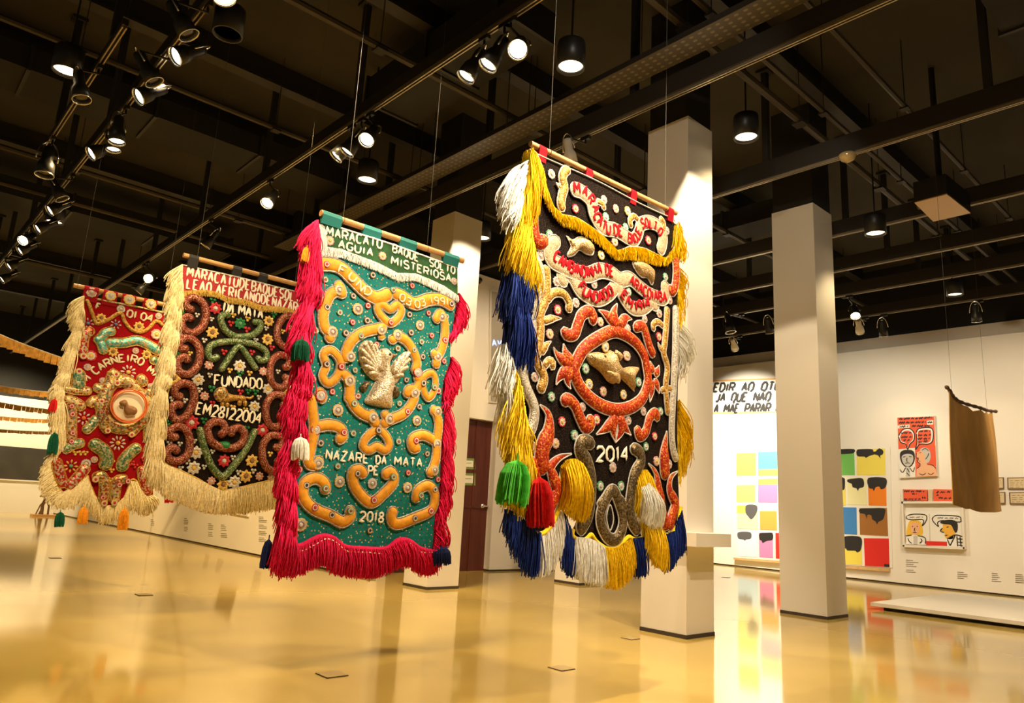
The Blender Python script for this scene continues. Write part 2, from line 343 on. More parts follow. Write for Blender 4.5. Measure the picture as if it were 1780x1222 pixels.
def cdt(poly, step):
    poly = np.asarray(poly, float); lo, hi = poly.min(0), poly.max(0)
    g = [(x+(step*0.5 if j % 2 else 0), y) for j, y in enumerate(np.arange(lo[1]+step*.5, hi[1], step*0.87)) for x in np.arange(lo[0]+step*.5, hi[0], step)]
    g = np.array(g) if g else np.zeros((0, 2))
    if len(g):
        ins = np.zeros(len(g), bool); dm = np.full(len(g), 1e9); n = len(poly)
        for i in range(n):
            a, b = poly[i], poly[(i+1) % n]
            if a[1] != b[1]:
                c = ((a[1] > g[:, 1]) != (b[1] > g[:, 1])) & (g[:, 0] < (b[0]-a[0])*(g[:, 1]-a[1])/(b[1]-a[1])+a[0]); ins ^= c
            e = b-a; tt = np.clip(((g-a)@e)/(e@e+1e-12), 0, 1); dm = np.minimum(dm, np.linalg.norm(g-(a+tt[:, None]*e), axis=1))
        keep = ins & (dm > step*0.3); g = g[keep]; dm = dm[keep]
    else: dm = np.zeros(0)
    n = len(poly)
    r = delaunay_2d_cdt([Vector(p) for p in list(poly)+list(g)], [], [list(range(n))], 1, 1e-6)
    V = np.array([tuple(v) for v in r[0]]); D = np.zeros(len(V))
    for i, src in enumerate(r[3]):
        if src and src[0] >= n: D[i] = dm[src[0]-n]
    fs = []
    for f in r[2]:
        a, b, c = (V[f[0]], V[f[1]], V[f[2]])
        ar = (b[0]-a[0])*(c[1]-a[1])-(b[1]-a[1])*(c[0]-a[0]); fs.append(tuple(f) if ar > 0 else tuple(f)[::-1])
    return V, fs, D
def pillow(mb, pl, poly, h, d0, soft=0.03, step=0.02, mi=0):
    V, fs, D = cdt(poly, step); k = np.clip(D/soft, 0, 1)
    if pl.k == 'y': pass
    mb.add(pl.P(V[:, 0], V[:, 1], d0+h*np.sqrt(1-(1-k)**2)), fs, mi)
def sheet(mb, pl, poly, d0, d1, step=0.06, mi=0):
    """slab of cloth or board between offsets d0 (back) and d1 (front)"""
    V, fs, _ = cdt(poly, step); n = len(V)
    mb.add(np.concatenate([pl.P(V[:, 0], V[:, 1], d1), pl.P(V[:, 0], V[:, 1], d0)]), fs+[tuple(i+n for i in f[::-1]) for f in fs], mi)
    edges = {}
    for f in fs:
        for a, b in ((f[0], f[1]), (f[1], f[2]), (f[2], f[0])): edges[(a, b)] = 1
    k = mb.n-2*n
    for (a, b) in list(edges):
        if (b, a) not in edges: mb.f.append([a+k, a+k+n, b+k+n, b+k]); mb.mi.append(mi)
def along(poly, t):
    p = np.asarray(poly, float); L = np.concatenate([[0], np.cumsum(np.linalg.norm(np.diff(p, axis=0), axis=1))]); s = np.clip(t, 0, 1)*L[-1]
    return np.stack([np.interp(s, L, p[:, 0]), np.interp(s, L, p[:, 1])], -1)
def strands(mb, pl, start, end, n, d=(0.0, 0.02), r=0.003, bulge=0.02, jit=0.012, segs=5, ljit=0.06, swing=0.004, front=0.5):
    """n hanging threads from the polyline start to the polyline end (2D, same sense)"""
    t = (np.arange(n)+RNG.random(n))/n; A = along(start, t); B = along(end, np.clip(t+RNG.normal(0, 0.012, n), 0, 1))
    B = B+np.stack([RNG.normal(0, jit, n), RNG.normal(0, jit*0.6, n)], -1); B = A+(B-A)*(1+RNG.uniform(-ljit, ljit*0.5, n))[:, None]
    s = np.linspace(0, 1, segs+1); su = 1-(1-s)**1.7
    u = A[:, 0][:, None]+(B-A)[:, 0][:, None]*su; v = A[:, 1][:, None]+(B-A)[:, 1][:, None]*s
    ph = RNG.uniform(0, 6.28, n)[:, None]; u = u+swing*np.sin(ph+s*RNG.uniform(2, 6, n)[:, None])*s
    dd = RNG.uniform(d[0], d[1], n)[:, None]+bulge*np.sin(np.pi*np.minimum(s*0.9, 1))*RNG.uniform(0.2, 1, n)[:, None]+swing*np.sin(ph*1.7+5*s)*s
    P = pl.P(u, v, dd)                                   # n, segs+1, 3
    t3 = np.gradient(P, axis=1); t3 /= np.linalg.norm(t3, axis=2, keepdims=True)+1e-9
    e = np.cross(t3, np.array([0.35, 0.6, 0.72])); e /= np.linalg.norm(e, axis=2, keepdims=True)+1e-9; g = np.cross(t3, e)
    rr = r*np.linspace(1.0, 0.7, segs+1)[None, :, None]
    V = np.stack([P+rr*(math.cos(a)*e+math.sin(a)*g) for a in (0.0, 2.094, 4.189)], 2)   # n, segs+1, 3, 3
    V = V.reshape(-1, 3); fs = []; k = (segs+1)*3
    base = [(i*3+j, i*3+(j+1) % 3, (i+1)*3+(j+1) % 3, (i+1)*3+j) for i in range(segs) for j in range(3)]
    for q in range(n): fs.extend([tuple(x+q*k for x in f) for f in base])
    mb.add(V, fs)
GL = {
 'A': ['0,0 .5,1 1,0', '.2,.38 .8,.38'], 'B': ['0,0 0,1 .7,1 .9,.85 .9,.65 .7,.52 0,.52', '.7,.52 1,.38 1,.15 .75,0 0,0'], 'C': ['1,.85 .75,1 .25,1 0,.75 0,.25 .25,0 .75,0 1,.15'],
 'D': ['0,0 0,1 .6,1 1,.7 1,.3 .6,0 0,0'], 'E': ['1,1 0,1 0,0 1,0', '0,.52 .75,.52'], 'F': ['1,1 0,1 0,0', '0,.52 .75,.52'], 'G': ['1,.85 .75,1 .25,1 0,.75 0,.25 .25,0 .8,0 1,.2 1,.45 .6,.45'],
 'H': ['0,0 0,1', '1,0 1,1', '0,.5 1,.5'], 'I': ['.5,0 .5,1'], 'J': ['.9,1 .9,.25 .65,0 .3,0 .05,.2'], 'L': ['0,1 0,0 .9,0'], 'M': ['0,0 .05,1 .5,.35 .95,1 1,0'], 'N': ['0,0 0,1 1,0 1,1'],
 'O': ['.3,0 0,.25 0,.75 .3,1 .7,1 1,.75 1,.25 .7,0 .3,0'], 'P': ['0,0 0,1 .7,1 1,.85 1,.6 .7,.45 0,.45'], 'Q': ['.3,0 0,.25 0,.75 .3,1 .7,1 1,.75 1,.25 .7,0 .3,0', '.6,.3 1,-.1'], 'R': ['0,0 0,1 .7,1 1,.85 1,.62 .7,.48 0,.48', '.5,.48 1,0'],
 'S': ['1,.85 .75,1 .25,1 0,.82 0,.65 .25,.52 .75,.48 1,.33 1,.15 .75,0 .25,0 0,.15'], 'T': ['0,1 1,1', '.5,1 .5,0'], 'U': ['0,1 0,.25 .25,0 .75,0 1,.25 1,1'], 'V': ['0,1 .5,0 1,1'], 'X': ['0,0 1,1', '0,1 1,0'], 'Z': ['0,1 1,1 0,0 1,0'],
 '0': ['.3,0 0,.25 0,.75 .3,1 .7,1 1,.75 1,.25 .7,0 .3,0'], '1': ['.2,.75 .55,1 .55,0'], '2': ['0,.8 .25,1 .75,1 1,.8 1,.6 0,0 1,0'], '3': ['0,.9 .3,1 .8,1 1,.8 .8,.55 .4,.52', '.8,.55 1,.3 .8,.02 .3,0 0,.12'],
 '4': ['.75,0 .75,1 0,.35 1,.35'], '8': ['.5,.53 .12,.7 .2,.95 .5,1 .8,.95 .88,.7 .5,.53 .05,.3 .15,.05 .5,0 .85,.05 .95,.3 .5,.53'], '9': ['.95,.6 .6,.45 .15,.55 .05,.8 .3,1 .75,1 .95,.8 .95,.4 .7,0'], '.': ['.45,.02 .55,.02'], '·': ['.4,.5 .6,.5'], '-': ['.15,.5 .85,.5'],
 '?': ['.1,.8 .3,1 .7,1 .95,.8 .9,.6 .5,.45 .5,.28', '.5,.05 .5,0'], '!': ['.5,1 .5,.3', '.5,.05 .5,0'],
}
GL['Ã'] = GL['A']+['.1,1.15 .35,1.28 .65,1.15 .9,1.28']; GL['Ç'] = GL['C']+['.5,0 .5,-.15 .35,-.22']
def lettering(mb, pl, text, path, h, r, d, gap=0.28, thick=None, slant=0.0, mi=0, fit=True):
    """hand-made capitals standing on the 2D path"""
    p = np.asarray(path, float); L = np.concatenate([[0], np.cumsum(np.linalg.norm(np.diff(p, axis=0), axis=1))])
    wts = [0.55 if c in 'I1.·!' else (1.25 if c == 'M' else 1.0) for c in text]; tot = sum(wts); adv = L[-1]/tot; s = 0
    for c, wt in zip(text, wts):
        a = adv*wt; s0 = s; s += a
        if c == ' ' or c not in GL: continue
        w = a*(1-gap)
        m = s0+a*0.5; P0 = np.array([np.interp(m, L, p[:, 0]), np.interp(m, L, p[:, 1])]); e = 0.3*a
        Pa = np.array([np.interp(max(m-e, 0), L, p[:, 0]), np.interp(max(m-e, 0), L, p[:, 1])]); Pb = np.array([np.interp(min(m+e, L[-1]), L, p[:, 0]), np.interp(min(m+e, L[-1]), L, p[:, 1])])
        t = (Pb-Pa)/(np.linalg.norm(Pb-Pa)+1e-9); nn = np.array([-t[1], t[0]])
        for st in GL[c]:
            q = np.array([[float(z) for z in xy.split(',')] for xy in st.split()])
            qq = np.array([P0+t*((x-0.5)*w+slant*y*h)+nn*y*h for x, y in q])
            if len(qq) == 2 or True: qq = linear(qq, max(h*0.25, 0.004))
            if len(qq) < 2 or np.linalg.norm(qq[0]-qq[-1]) < 1e-6 and len(qq) < 3: continue
            sausage(mb, pl, qq, r, thick or r*0.5, d, n=6, mi=mi)
# ------------------------------------------------------------------ the room
def floor_mat():
    m, nt, b = newmat('polished cream resin floor')
    tc = nt.nodes.new('ShaderNodeTexCoord')
    n = nt.nodes.new('ShaderNodeTexNoise'); n.inputs['Scale'].default_value = 0.55; n.inputs['Detail'].default_value = 5
    nt.links.new(tc.outputs['Object'], n.inputs['Vector'])
    r = nt.nodes.new('ShaderNodeValToRGB'); r.color_ramp.elements[0].position = 0.3; r.color_ramp.elements[1].position = 0.72
    r.color_ramp.elements[0].color = (0.52, 0.355, 0.085, 1); r.color_ramp.elements[1].color = (0.60, 0.430, 0.120, 1)
    nt.links.new(n.outputs['Fac'], r.inputs['Fac']); nt.links.new(r.outputs['Color'], b.inputs['Base Color'])
    b.inputs['Roughness'].default_value = 0.085; b.inputs['Specular IOR Level'].default_value = 0.62
    b.inputs['Anisotropic'].default_value = 0.0
    return m
M['floor'] = floor_mat()
def slab(name, a, b, m, parent=None):
    mb = MB(); mb.box(a, b); o = mb.obj(name, m, parent)
    return o
struct(slab('floor', (-32, -6, -0.2), (6, 17, 0), M['floor']))
struct(slab('ceiling', (-32, -6, 6.6), (6, 17, 6.8), M['deck']))
# right wall: a lining wall 4.75 m high with a recessed strip over it
YW = 15.68; wall_right = struct(slab('wall_right', (-13, YW, 0.03), (6, YW+0.3, 4.75), M['wall']))
struct(slab('trim_1', (-13, YW+0.16, 4.75), (-6.235, YW+0.3, 5.03), M['trim_shade'])); struct(slab('trim_2', (-6.235, YW+0.145, 4.75), (6, YW+0.3, 5.03), M['trim_shade']))
struct(slab('baseboard_right', (-13, YW+0.02, 0.0), (6, YW+0.3, 0.03), M['skirt']))
struct(slab('wall_right_upper', (-13, YW+0.35, 5.03), (6, YW+0.5, 6.6), M['black_paint']))
# middle wall with the red door
XB = -9.45; DY0, DY1, DZ = 6.25, 8.27, 2.50
mb = MB(); mb.box((XB-0.3, 5.78, 0.0), (XB, DY0, 5.03)); mb.box((XB-0.3, DY1, 0.03), (XB, 12.6, 5.03)); mb.box((XB-0.3, DY0, DZ), (XB, DY1, 5.03))
struct(mb.obj('wall_middle', M['wall'])); struct(slab('baseboard_middle', (XB-0.28, DY1+0.01, 0), (XB-0.02, 12.6, 0.03), M['skirt']))
# partition on the left and the far end of the hall
XL0, XL1, YL = -29.0, -8.95, 5.63
struct(slab('wall_left', (XL0, YL, 0.03), (XL1, YL+0.15, 3.45), M['wall'])); struct(slab('baseboard_left', (XL0, YL+0.015, 0), (XL1, YL+0.13, 0.03), M['skirt']))
struct(slab('wall_far', (XL0-0.2, -6, 0), (XL0, YL+0.15, 3.75), M['wall']))
struct(slab('wall_far_upper', (XL0-0.6, -6, 3.75), (XL0-0.3, 9, 6.6), M['black_paint'])); struct(slab('wall_left_upper', (XL0-0.4, 9.0, 0), (-13.2, 9.2, 6.6), M['black_paint']))
struct(slab('wall_middle_upper', (-13.2, 5.8, 0.0), (-13, YW+0.5, 6.6), M['black_paint']))
# door
d = MB(); d.box((XB-0.2, DY0, 0.0), (XB-0.14, DY1, DZ)); door = struct(d.obj('door_1', M['door']))
def dpart(nm, a, b, m): return slab(nm, a, b, m, door)
dpart('door_rail', (XB-0.14, DY0, 1.02), (XB-0.125, DY1, 1.05), M['door']); dpart('door_stile', (XB-0.14, DY1-0.36, 0), (XB-0.125, DY1-0.34, DZ), M['door'])
dpart('door_stile', (XB-0.14, DY0+0.9, 0), (XB-0.125, DY0+0.92, DZ), M['door'])
mb = MB(); mb.lathe([(0.035, 0), (0.035, 0.02), (0.02, 0.03), (0.02, 0.05)], 12, (XB-0.14, DY1-0.12, 1.06), (1, 0, 0)); mb.box((XB-0.10, DY1-0.13, 1.05), (XB-0.08, DY1-0.02, 1.07)); mb.obj('door_handle', M['chrome'], door)

def column(x0, x1, y0, y1, top):
    o = slab('column', (x0, y0, 0.035), (x1, y1, top), M['column']); struct(o)
    slab('dark_upper_shaft', (x0+0.012, y0+0.012, top), (x1-0.012, y1-0.012, 6.6), M['black_paint'], o)
    slab('skirting', (x0-0.006, y0-0.006, 0), (x1+0.006, y1+0.006, 0.035), M['skirt'], o)
    return o
column(-4.47, -3.96, 5.86, 6.31, 5.17); column(-4.53, -3.96, 8.68, 9.22, 5.15); column(-8.18, -7.66, 5.69, 6.19, 5.07); column(-7.95, -7.45, 8.29, 8.76, 5.1)

# ------------------------------------------------------------------ ceiling structure
for k, x in enumerate((-24.5, -20.4, -16.6, -13.4, -10.9, -8.6, -6.15, -3.62, -1.2)):
    mb = MB(); w = 0.05
    mb.box((x-w, -6, 6.32), (x+w, YW, 6.6)); mb.box((x-0.09, -6, 6.28), (x+0.09, YW, 6.32)); struct(mb.obj('ceiling_beam', M['steel_dark']))
def pipe(label, a, b, r, z, every=2.2):
    t = thing('conduit_pipe', label, 'pipe', (a[0], a[1], z), 'conduit pipes under the ceiling')
    mb = MB(); mb.rod([(a[0], a[1], z), (b[0], b[1], z)], r, 8); mb.obj('pipe_run', M['pipe'], t, smooth=True, angle=40)
    L = math.hypot(b[0]-a[0], b[1]-a[1]); n = int(L/every)
    for i in range(1, n+1):
        hb = MB(); k = i/(n+0.5); x, y = a[0]+(b[0]-a[0])*k, a[1]+(b[1]-a[1])*k
        hb.rod([(x, y, z), (x, y, 6.6)], 0.006, 5); hb.box((x-r*1.5, y-r*1.5, z-r*1.3), (x+r*1.5, y+r*1.5, z-r*0.6)); hb.obj('hanger_rod', M['steel_dark'], t)
pipe('thin conduit pipe crossing the dark ceiling at upper left, above the first spotlights', (-8.36, -5.5), (-8.36, 15.4), 0.035, 5.6)
pipe('dark conduit pipe crossing above the turquoise standard and the central downlight', (-5.93, -5.5), (-5.93, 15.4), 0.04, 5.6)
pipe('thick conduit pipe of the pair beyond the tall front column', (-3.50, -4.0), (-3.50, 15.4), 0.045, 5.6)
pipe('thin conduit pipe of the pair beyond the tall front column', (-3.22, -4.0), (-3.22, 15.4), 0.03, 5.6)
pipe('dark conduit pipe crossing behind the group of down-pointing spotlights', (-11.7, -5.5), (-11.7, 5.4), 0.04, 5.55)
pipe('dark conduit pipe crossing just above the scalloped red standard', (-13.2, -5.5), (-13.2, 5.4), 0.04, 5.55)
pipe('far conduit pipe crossing the dark ceiling above the paper streamers', (-17.5, -5.5), (-17.5, 5.4), 0.045, 5.5)
pipe('long conduit pipe passing beside the ceiling projector', (-2.62, 4.0), (-2.62, 15.4), 0.03, 5.75)
def duct(label, a, b):
    t = thing('air_duct', label, 'duct', ((a[0]+b[0])/2, (a[1]+b[1])/2, a[2]), 'air ducts')
    mb = MB(); mb.box(a, b); mb.obj('duct_body', M['black_paint'], t)
    ax = 0 if b[0]-a[0] > b[1]-a[1] else 1; n = max(2, int((b[ax]-a[ax])/1.3))
    for i in range(n+1):
        fl = MB(); c = a[ax]+(b[ax]-a[ax])*i/n; lo = list(a); hi = list(b); lo[ax] = c-0.02; hi[ax] = c+0.02
        o = 1-ax; lo[o] -= 0.025; hi[o] += 0.025; lo[2] -= 0.025; hi[2] += 0.025; fl.box(lo, hi); fl.obj('flange', M['steel_dark'], t)
duct('big dark duct above the left spotlight track, crossing toward the door', (-10.75, -5, 5.95), (-9.95, 5.2, 6.24))
duct('dark duct over the central downlight between two tracks', (-7.4, 4.0, 5.9), (-4.9, 4.75, 6.22))
duct('broad dark duct in the upper right corner of the ceiling', (-1.55, 1.0, 5.9), (-0.75, 9.0, 6.22))
duct('dark duct above the far spotlights over the paper streamers', (-15.6, -5, 5.9), (-14.7, 5.2, 6.22))
duct('dark duct running above the wall of coloured sheets', (-9.2, 10.4, 5.9), (-4.9, 11.0, 6.22))
# perforated cable tray
ya, yb, zt = 4.98, 5.27, 5.36
t = thing('cable_tray', 'long perforated metal cable tray between the second and third lighting tracks', 'cable tray', (-5, 5.15, 5.36))
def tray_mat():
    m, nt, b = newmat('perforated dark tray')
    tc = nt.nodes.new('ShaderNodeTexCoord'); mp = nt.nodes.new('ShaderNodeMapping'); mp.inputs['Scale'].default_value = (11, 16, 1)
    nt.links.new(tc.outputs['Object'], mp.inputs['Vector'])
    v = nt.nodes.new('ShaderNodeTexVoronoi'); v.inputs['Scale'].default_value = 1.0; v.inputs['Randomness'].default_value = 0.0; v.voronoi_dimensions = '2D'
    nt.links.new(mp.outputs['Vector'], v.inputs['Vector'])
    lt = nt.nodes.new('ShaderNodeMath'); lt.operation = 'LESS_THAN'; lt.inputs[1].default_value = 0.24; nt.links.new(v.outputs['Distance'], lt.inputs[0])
    mx = nt.nodes.new('ShaderNodeMix'); mx.data_type = 'RGBA'; mx.inputs[6].default_value = (0.06, 0.05, 0.035, 1); mx.inputs[7].default_value = (0.17, 0.14, 0.085, 1)  # paler dot colour paints in the light showing through the holes
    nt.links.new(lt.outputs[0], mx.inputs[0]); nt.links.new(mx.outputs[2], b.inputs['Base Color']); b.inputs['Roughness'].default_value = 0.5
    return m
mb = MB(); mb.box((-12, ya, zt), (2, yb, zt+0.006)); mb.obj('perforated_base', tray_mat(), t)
for y in (ya-0.004, yb): mb = MB(); mb.box((-12, y, zt), (2, y+0.004, zt+0.06)); mb.obj('side_flange', M['steel_dark'], t)
for x in np.arange(-11.6, 2, 1.93):
    for y in (ya-0.02, yb+0.02): mb = MB(); mb.rod([(x, y, zt), (x, y, 6.6)], 0.006, 5); mb.obj('hanger_rod', M['steel_dark'], t)

# ------------------------------------------------------------------ lighting tracks
ZT = 5.10
def track(label, y, x0, x1, h=0.14, w=0.07):
    t = thing('lighting_track', label, 'lighting track', ((x0+x1)/2, y, ZT), 'lighting tracks under the ceiling')
    mb = MB(); mb.box((x0, y-w/2, ZT+0.03), (x1, y+w/2, ZT+0.03+h)); mb.obj('support_beam', M['steel_dark'], t)
    mb = MB(); mb.box((x0, y-0.022, ZT), (x1, y-0.010, ZT+0.03)); mb.box((x0, y+0.010, ZT), (x1, y+0.022, ZT+0.03)); mb.obj('track_channel', M['aluminium'], t)
    for x in np.arange(x0+0.7, x1, 2.35):
        hb = MB(); hb.box((x-0.035, y-0.035, ZT+0.03+h), (x+0.035, y+0.035, 6.6)); hb.box((x-0.08, y-0.08, 6.56), (x+0.08, y+0.08, 6.6)); hb.obj('hanger_post', M['black_paint'], t)
    return t
TY = {0: 1.18, 1: 1.60, 2: 3.49, 3: 5.39, 4: 7.66, 5: 9.90, 6: 11.40, 7: 12.75, 8: 14.33}
track('short lighting track at far left carrying two unlit black spotlights', TY[0], -10.2, -6.75, 0.06, 0.05)
track('lighting track at left with a long row of lit spotlights running to the far wall', TY[1], -28.5, 2.5)
track('lighting track passing over the turquoise standard with groups of three spotlights', TY[2], -28.5, 2.5)
track('heavy lighting track passing just left of the tall front column, white spotlight on it', TY[3], -28.5, 2.5, 0.20, 0.09)
track('lighting track that passes between the two tall columns at right', TY[4], -11.8, 4, 0.22, 0.09)
track('lighting track behind the ceiling projector', TY[5], -11.8, 4, 0.20)
track('lighting track fourth from the right wall strip', TY[6], -11.8, 4, 0.20)
track('lighting track third from the right wall strip', TY[7], -11.8, 4, 0.20)
track('lighting track nearest the right wall, over the coloured sheets', TY[8], -11.8, 4, 0.18)

# ------------------------------------------------------------------ lamps
def proto(build, name, mats, smooth=True):
    mb = MB(); build(mb); return mb.mesh(name, mats, (0, 0, 0), smooth)
P_BODY = proto(lambda b: b.lathe([(0.02, 0.30), (0.045, 0.295), (0.052, 0.26), (0.052, 0.16), (0.075, 0.11), (0.082, 0.0), (0.078, 0.0), (0.07, 0.025)], 24, close=False), 'lamp_body', M['lamp_black'])
P_BODYW = P_BODY.copy(); P_BODYW.materials.clear(); P_BODYW.materials.append(M['lamp_white'])
P_LENS = proto(lambda b: b.lathe([(0.001, 0.012), (0.04, 0.016), (0.072, 0.02)], 24, close=True), 'lens', M['lens'])
P_LENSOFF = P_LENS.copy(); P_LENSOFF.materials.clear(); P_LENSOFF.materials.append(M['lens_off'])
P_RIM = proto(lambda b: b.lathe([(0.080, 0.004), (0.086, 0.0), (0.086, -0.012), (0.079, -0.012), (0.079, 0.004)], 24, close=False), 'rim', M['chrome'])
def yoke_b(b):
    pts = [(0.092*math.cos(a), 0, 0.16+0.20*math.sin(a)) for a in np.linspace(-0.02, math.pi+0.02, 11)]
    b.rod(pts, 0.008, 5)
P_YOKE = proto(yoke_b, 'yoke', M['chrome'])
P_ADAPT = proto(lambda b: (b.box((-0.06, -0.02, -0.04), (0.06, 0.02, 0.0)), b.rod([(0, 0, -0.04), (0, 0, -0.09)], 0.012, 8)), 'track_adapter', M['lamp_black'], False)
SPOTS = []
def track_spot(label, px, ty, aim, lit=True, white=False, power=60, scale=1.0, cone=60):
    """spotlight hanging from track ty with its lens centre seen at px"""
    L = gy(px[0], px[1], TY[ty]); a = Vector(aim).normalized()
    zl = ZT-0.14-0.30*scale*max(0.0, -a.z)
    if L[2] > zl: L = gz(px[0], px[1], zl)
    back = Vector(L)-a*0.30*scale; mount = (back.x, TY[ty], ZT)
    t = thing('track_spotlight', label, 'spotlight', mount, 'track spotlights')
    q = (-a).to_track_quat('Z', 'Y').to_euler()
    place(P_ADAPT, 'track_adapter', t, mount)
    place(P_YOKE, 'yoke', t, L, scale, q)
    b = place(P_BODYW if white else P_BODY, 'lamp_body', t, L, scale, q)
    place(P_LENS if lit else P_LENSOFF, 'lens', t, L, scale, q)
    place(P_RIM, 'rim', t, L, scale, q)
    mb = MB(); top = np.array(back)*0.55+L*0.45
    mb.rod([np.array([mount[0], mount[1], ZT-0.08]), np.array(back)+np.array([0, 0, 0.02])], 0.012, 6); mb.obj('stem', M['lamp_black'], t)
    if lit and power: 
        s = spot('spot_beam', np.array(L)+np.array(a)*0.03, np.array(L)+np.array(a), power, cone, 0.6, (1.0, 0.74, 0.40), 0.06); s.parent = t; s.location = np.array(L)+np.array(a)*0.03-np.array(mount)
    return t
LD = (0.05, -0.75, -0.66); DN = (0.0, -0.15, -0.99)
track_spot('nearest lit spotlight on the left track, tilted toward the left', (305, 98), 1, LD)
track_spot('second lit spotlight on the left track, just below the nearest one', (241, 168), 1, LD)
track_spot('upper spotlight of the downward pair on the left track, silver rim', (203, 246), 1, (0.1, 0.05, -1), power=40)
track_spot('lower spotlight of the downward pair on the left track, silver rim', (197, 260), 1, (0.1, 0.05, -1), power=40, scale=0.9)
track_spot('lit spotlight on the left track just below the downward pair', (158, 267), 1, LD)
track_spot('lit spotlight on the left track, beside the recessed-looking downlight', (86, 366), 1, LD)
track_spot('lit spotlight on the left track with a white cable loop under it', (65, 398), 1, LD)
track_spot('small lit spotlight on the left track left of the white cable loop', (40, 418), 1, (0.6, -0.5, -0.6))
track_spot('far lit spotlight on the left track, below the white cable loop', (34, 436), 1, LD)
track_spot('second to last lit spotlight of the left track before the frame edge', (15, 463), 1, LD)
track_spot('last lit spotlight of the left track at the frame edge', (3, 486), 1, LD)
track_spot('unlit spotlight hanging under the left track near the top', (328, 60), 1, (0.2, 0.5, -0.8), lit=False)
track_spot('unlit spotlight on the left track between the first two lit ones', (268, 142), 1, (0.2, 0.5, -0.8), lit=False)
track_spot('unlit spotlight on the left track above the far lit group', (108, 345), 1, (0.2, 0.5, -0.8), lit=False)
track_spot('white spotlight at the top edge of the picture on the left track', (390, -6), 1, (0.3, 0.1, -0.9), white=True, power=50)
track_spot('black unlit spotlight on the short far-left track, upper one', (142, 172), 0, (0.2, 0.2, -0.95), lit=False)
track_spot('black unlit spotlight on the short far-left track, lower one', (77, 303), 0, (0.1, 0.0, -1), lit=False, scale=1.2)
track_spot('lit spotlight with bright round lens, right one of the three near the top', (900, 86), 2, (0.45, -0.5, -0.75))
track_spot('tilted spotlight in the middle of the three near the top', (848, 113), 2, (-0.25, -0.35, -0.9))
track_spot('tilted spotlight, left one of the three near the top', (810, 133), 2, (-0.25, -0.35, -0.9))
track_spot('bright round spotlight, right one of the three above the turquoise standard', (637, 243), 2, (0.35, -0.5, -0.8))
track_spot('tilted spotlight in the middle of the three above the turquoise standard', (603, 264), 2, (-0.25, -0.4, -0.88))
track_spot('tilted spotlight, left one of the three above the turquoise standard', (584, 272), 2, (-0.3, -0.5, -0.8))
track_spot('single lit spotlight hanging left of the turquoise standard', (464, 353), 2, (0.4, -0.45, -0.8))
track_spot('spotlight just above the rod of the black and cream standard', (357, 427), 2, (-0.3, -0.4, -0.85), power=30)
track_spot('glowing spotlight between the two left standards', (258, 484), 2, (0.75, -0.5, -0.4))
track_spot('small silver spotlight left of the cream fringed standard', (240, 507), 2, (-0.3, -0.5, -0.8), power=30)
track_spot('white unlit spotlight on the heavy track behind the near rod', (993, 284), 3, (0.0, 0.3, -0.95), lit=False, white=True, scale=0.9)
track_spot('glowing spotlight just right of the slim column', (1487, 549), 7, (0.3, -0.55, -0.75), power=90)
track_spot('white spotlight just under the glowing one right of the slim column', (1495, 577), 8, (-0.2, 0.75, -0.6), lit=False, white=True)
track_spot('black spotlight aimed at the red drawing on the right wall', (1536, 583), 8, (-0.1, 0.45, -0.88), power=30)
track_spot('black spotlight above the small framed sheets at far right', (1698, 558), 8, (-0.1, 0.45, -0.88), power=30)
track_spot('black spotlight left of the slim column, above the lettered banner', (1338, 578), 8, (-0.1, 0.45, -0.88), power=30)
track_spot('white spotlight between the two tall columns above the lettered banner', (1278, 607), 8, (-0.2, 0.75, -0.6), lit=False, white=True)
track_spot('black cup spotlight beside the front column above the lettered banner', (1270, 577), 7, (0.2, 0.0, -1), power=0, lit=False, scale=1.2)
P_CAN = proto(lambda b: b.lathe([(0.02, 0.26), (0.125, 0.25), (0.13, 0.22), (0.13, 0.0), (0.115, 0.0), (0.11, 0.03)], 32, close=False), 'can_body', M['lamp_black'])
P_DISC = proto(lambda b: b.lathe([(0.001, 0.028), (0.112, 0.028)], 32, close=True), 'light_disc', M['lens_warm'])
P_DISCOFF = P_DISC.copy(); P_DISCOFF.materials.clear(); P_DISCOFF.materials.append(M['lens_off'])
def downlight(label, px, z=5.0, lit=True, bright=1.0, power=70):
    P = gz(px[0], px[1], z); t = thing('downlight', label, 'downlight', (P[0], P[1], z), 'round can downlights')
    place(P_CAN, 'can_body', t, P); place(P_DISC if lit else P_DISCOFF, 'light_disc', t, P)
    mb = MB(); mb.rod([P+np.array([0, 0, 0.25]), (P[0], P[1], 6.6)], 0.010, 6); mb.obj('suspension_rod', M['lamp_black'], t)
    if lit:
        s = spot('down_beam', P+np.array([0, 0, -0.02]), P+np.array([0, 0, -1]), power, 110, 0.5, (1.0, 0.76, 0.42), 0.1); s.parent = t; s.location = (0, 0, -0.02)
downlight('wide glowing can downlight in the upper left corner', (115, 125))
downlight('unlit black can downlight near the top, right of the left track', (395, 60), lit=False)
downlight('brightest can downlight at top centre with a glow around it', (992, 118), power=110)
downlight('glowing can downlight over the turquoise standard', (638, 314))
downlight('can downlight partly behind the column beside the turquoise standard', (838, 415))
downlight('glowing can downlight between the two tall columns', (1297, 240))
downlight('glowing can downlight right of the slim column', (1522, 407), z=4.75)
downlight('farthest can downlight, above the hanging burlap', (1660, 513))
downlight('glowing can downlight at left beside the track spotlights', (94, 387), power=50)
